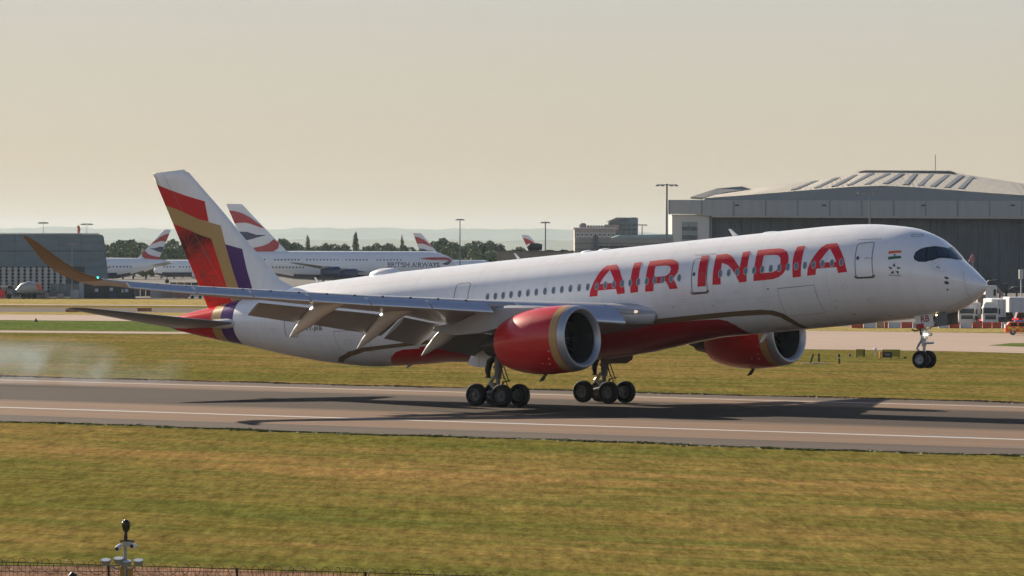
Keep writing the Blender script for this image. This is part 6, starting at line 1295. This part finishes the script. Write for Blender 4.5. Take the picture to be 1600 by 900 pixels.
s=Site(115,100); mb=MB(); c=(0,0,s.z(115,899)); mb.tube([(0,0,0),(0,0,s.z(115,898))],.03,6); mb.tube([(-.09,0,c[2]-.05),(-.02,0,c[2]+.02),(.08,0,c[2]-.02)],[.04,.06,.04],10); tag(mb.out('fence_camera',BLACK,None,loc=s.o,rz=A_),'small black camera on a post poking above the fence at lower left','camera')

# ---- tyre smoke drifting behind the touchdown point
m=bpy.data.materials.new('tyre_smoke'); m.use_nodes=True; N=m.node_tree.nodes; K=m.node_tree.links
for n_ in list(N):
    if n_.type!='OUTPUT_MATERIAL': N.remove(n_)
pv=N.new('ShaderNodeVolumePrincipled'); pv.inputs['Color'].default_value=(.60,.76,.93,1); pv.inputs['Anisotropy'].default_value=.2
tc=N.new('ShaderNodeTexCoord'); t=N.new('ShaderNodeTexNoise'); t.inputs['Scale'].default_value=.30; t.inputs['Detail'].default_value=5; K.new(tc.outputs['Object'],t.inputs[0])
mr=N.new('ShaderNodeMapRange'); mr.inputs[1].default_value=.48; mr.inputs[2].default_value=.64; mr.inputs[3].default_value=0; mr.inputs[4].default_value=1; K.new(t.outputs[0],mr.inputs[0])
ln=N.new('ShaderNodeVectorMath'); ln.operation='MULTIPLY'; ln.inputs[1].default_value=(1/22,1/6,1/2.3); K.new(tc.outputs['Object'],ln.inputs[0])
le_=N.new('ShaderNodeVectorMath'); le_.operation='LENGTH'; K.new(ln.outputs[0],le_.inputs[0])
fo_=N.new('ShaderNodeMapRange'); fo_.inputs[1].default_value=1; fo_.inputs[2].default_value=.2; fo_.inputs[3].default_value=0; fo_.inputs[4].default_value=.09; K.new(le_.outputs['Value'],fo_.inputs[0])
mm=N.new('ShaderNodeMath'); mm.operation='MULTIPLY'; K.new(mr.outputs[0],mm.inputs[0]); K.new(fo_.outputs[0],mm.inputs[1]); K.new(mm.outputs[0],pv.inputs['Density']); K.new(pv.outputs[0],N['Material Output'].inputs['Volume'])
V=[];F=[]
for i in range(9):
    a=PI*i/8
    for k in range(16): q=2*PI*k/16; V.append((-26*math.cos(a),6*math.sin(a)*math.cos(q),max(2.3*math.sin(a)*math.sin(q),-1.25)))
for i in range(8):
    for k in range(16): F.append((i*16+k,i*16+(k+1)%16,(i+1)*16+(k+1)%16,(i+1)*16+k))
F+=[]
bmx=mesh('tyre_smoke',V,F,m,None,False,loc=(-60,9,1.35)); bm=bmesh.new(); bm.from_mesh(bmx.data); bmesh.ops.remove_doubles(bm,verts=bm.verts,dist=.01); bmesh.ops.recalc_face_normals(bm,faces=bm.faces); bm.to_mesh(bmx.data); bm.free()
tag(bmx,'thin blue-white tyre smoke drifting over the runway at the left','smoke',kind='stuff')

# ---- haze
m=bpy.data.materials.new('haze_air'); m.use_nodes=True; N=m.node_tree.nodes; K=m.node_tree.links
for n_ in list(N):
    if n_.type!='OUTPUT_MATERIAL': N.remove(n_)
pv=N.new('ShaderNodeVolumePrincipled'); pv.inputs['Color'].default_value=(.56,.68,.76,1); pv.inputs['Density'].default_value=2.4e-5; pv.inputs['Anisotropy'].default_value=.3
K.new(pv.outputs[0],N['Material Output'].inputs['Volume'])
HX=30100; HT=260.0
V=[(x,y,z) for z in (-1.2,HT) for x,y in ((-HX,-HX),(HX,-HX),(HX,HX),(-HX,HX))]
tag(mesh('haze',V,[(3,2,1,0),(4,5,6,7),(0,1,5,4),(1,2,6,5),(2,3,7,6),(3,0,4,7)],m),'thin summer haze over the whole airfield','haze',kind='stuff')
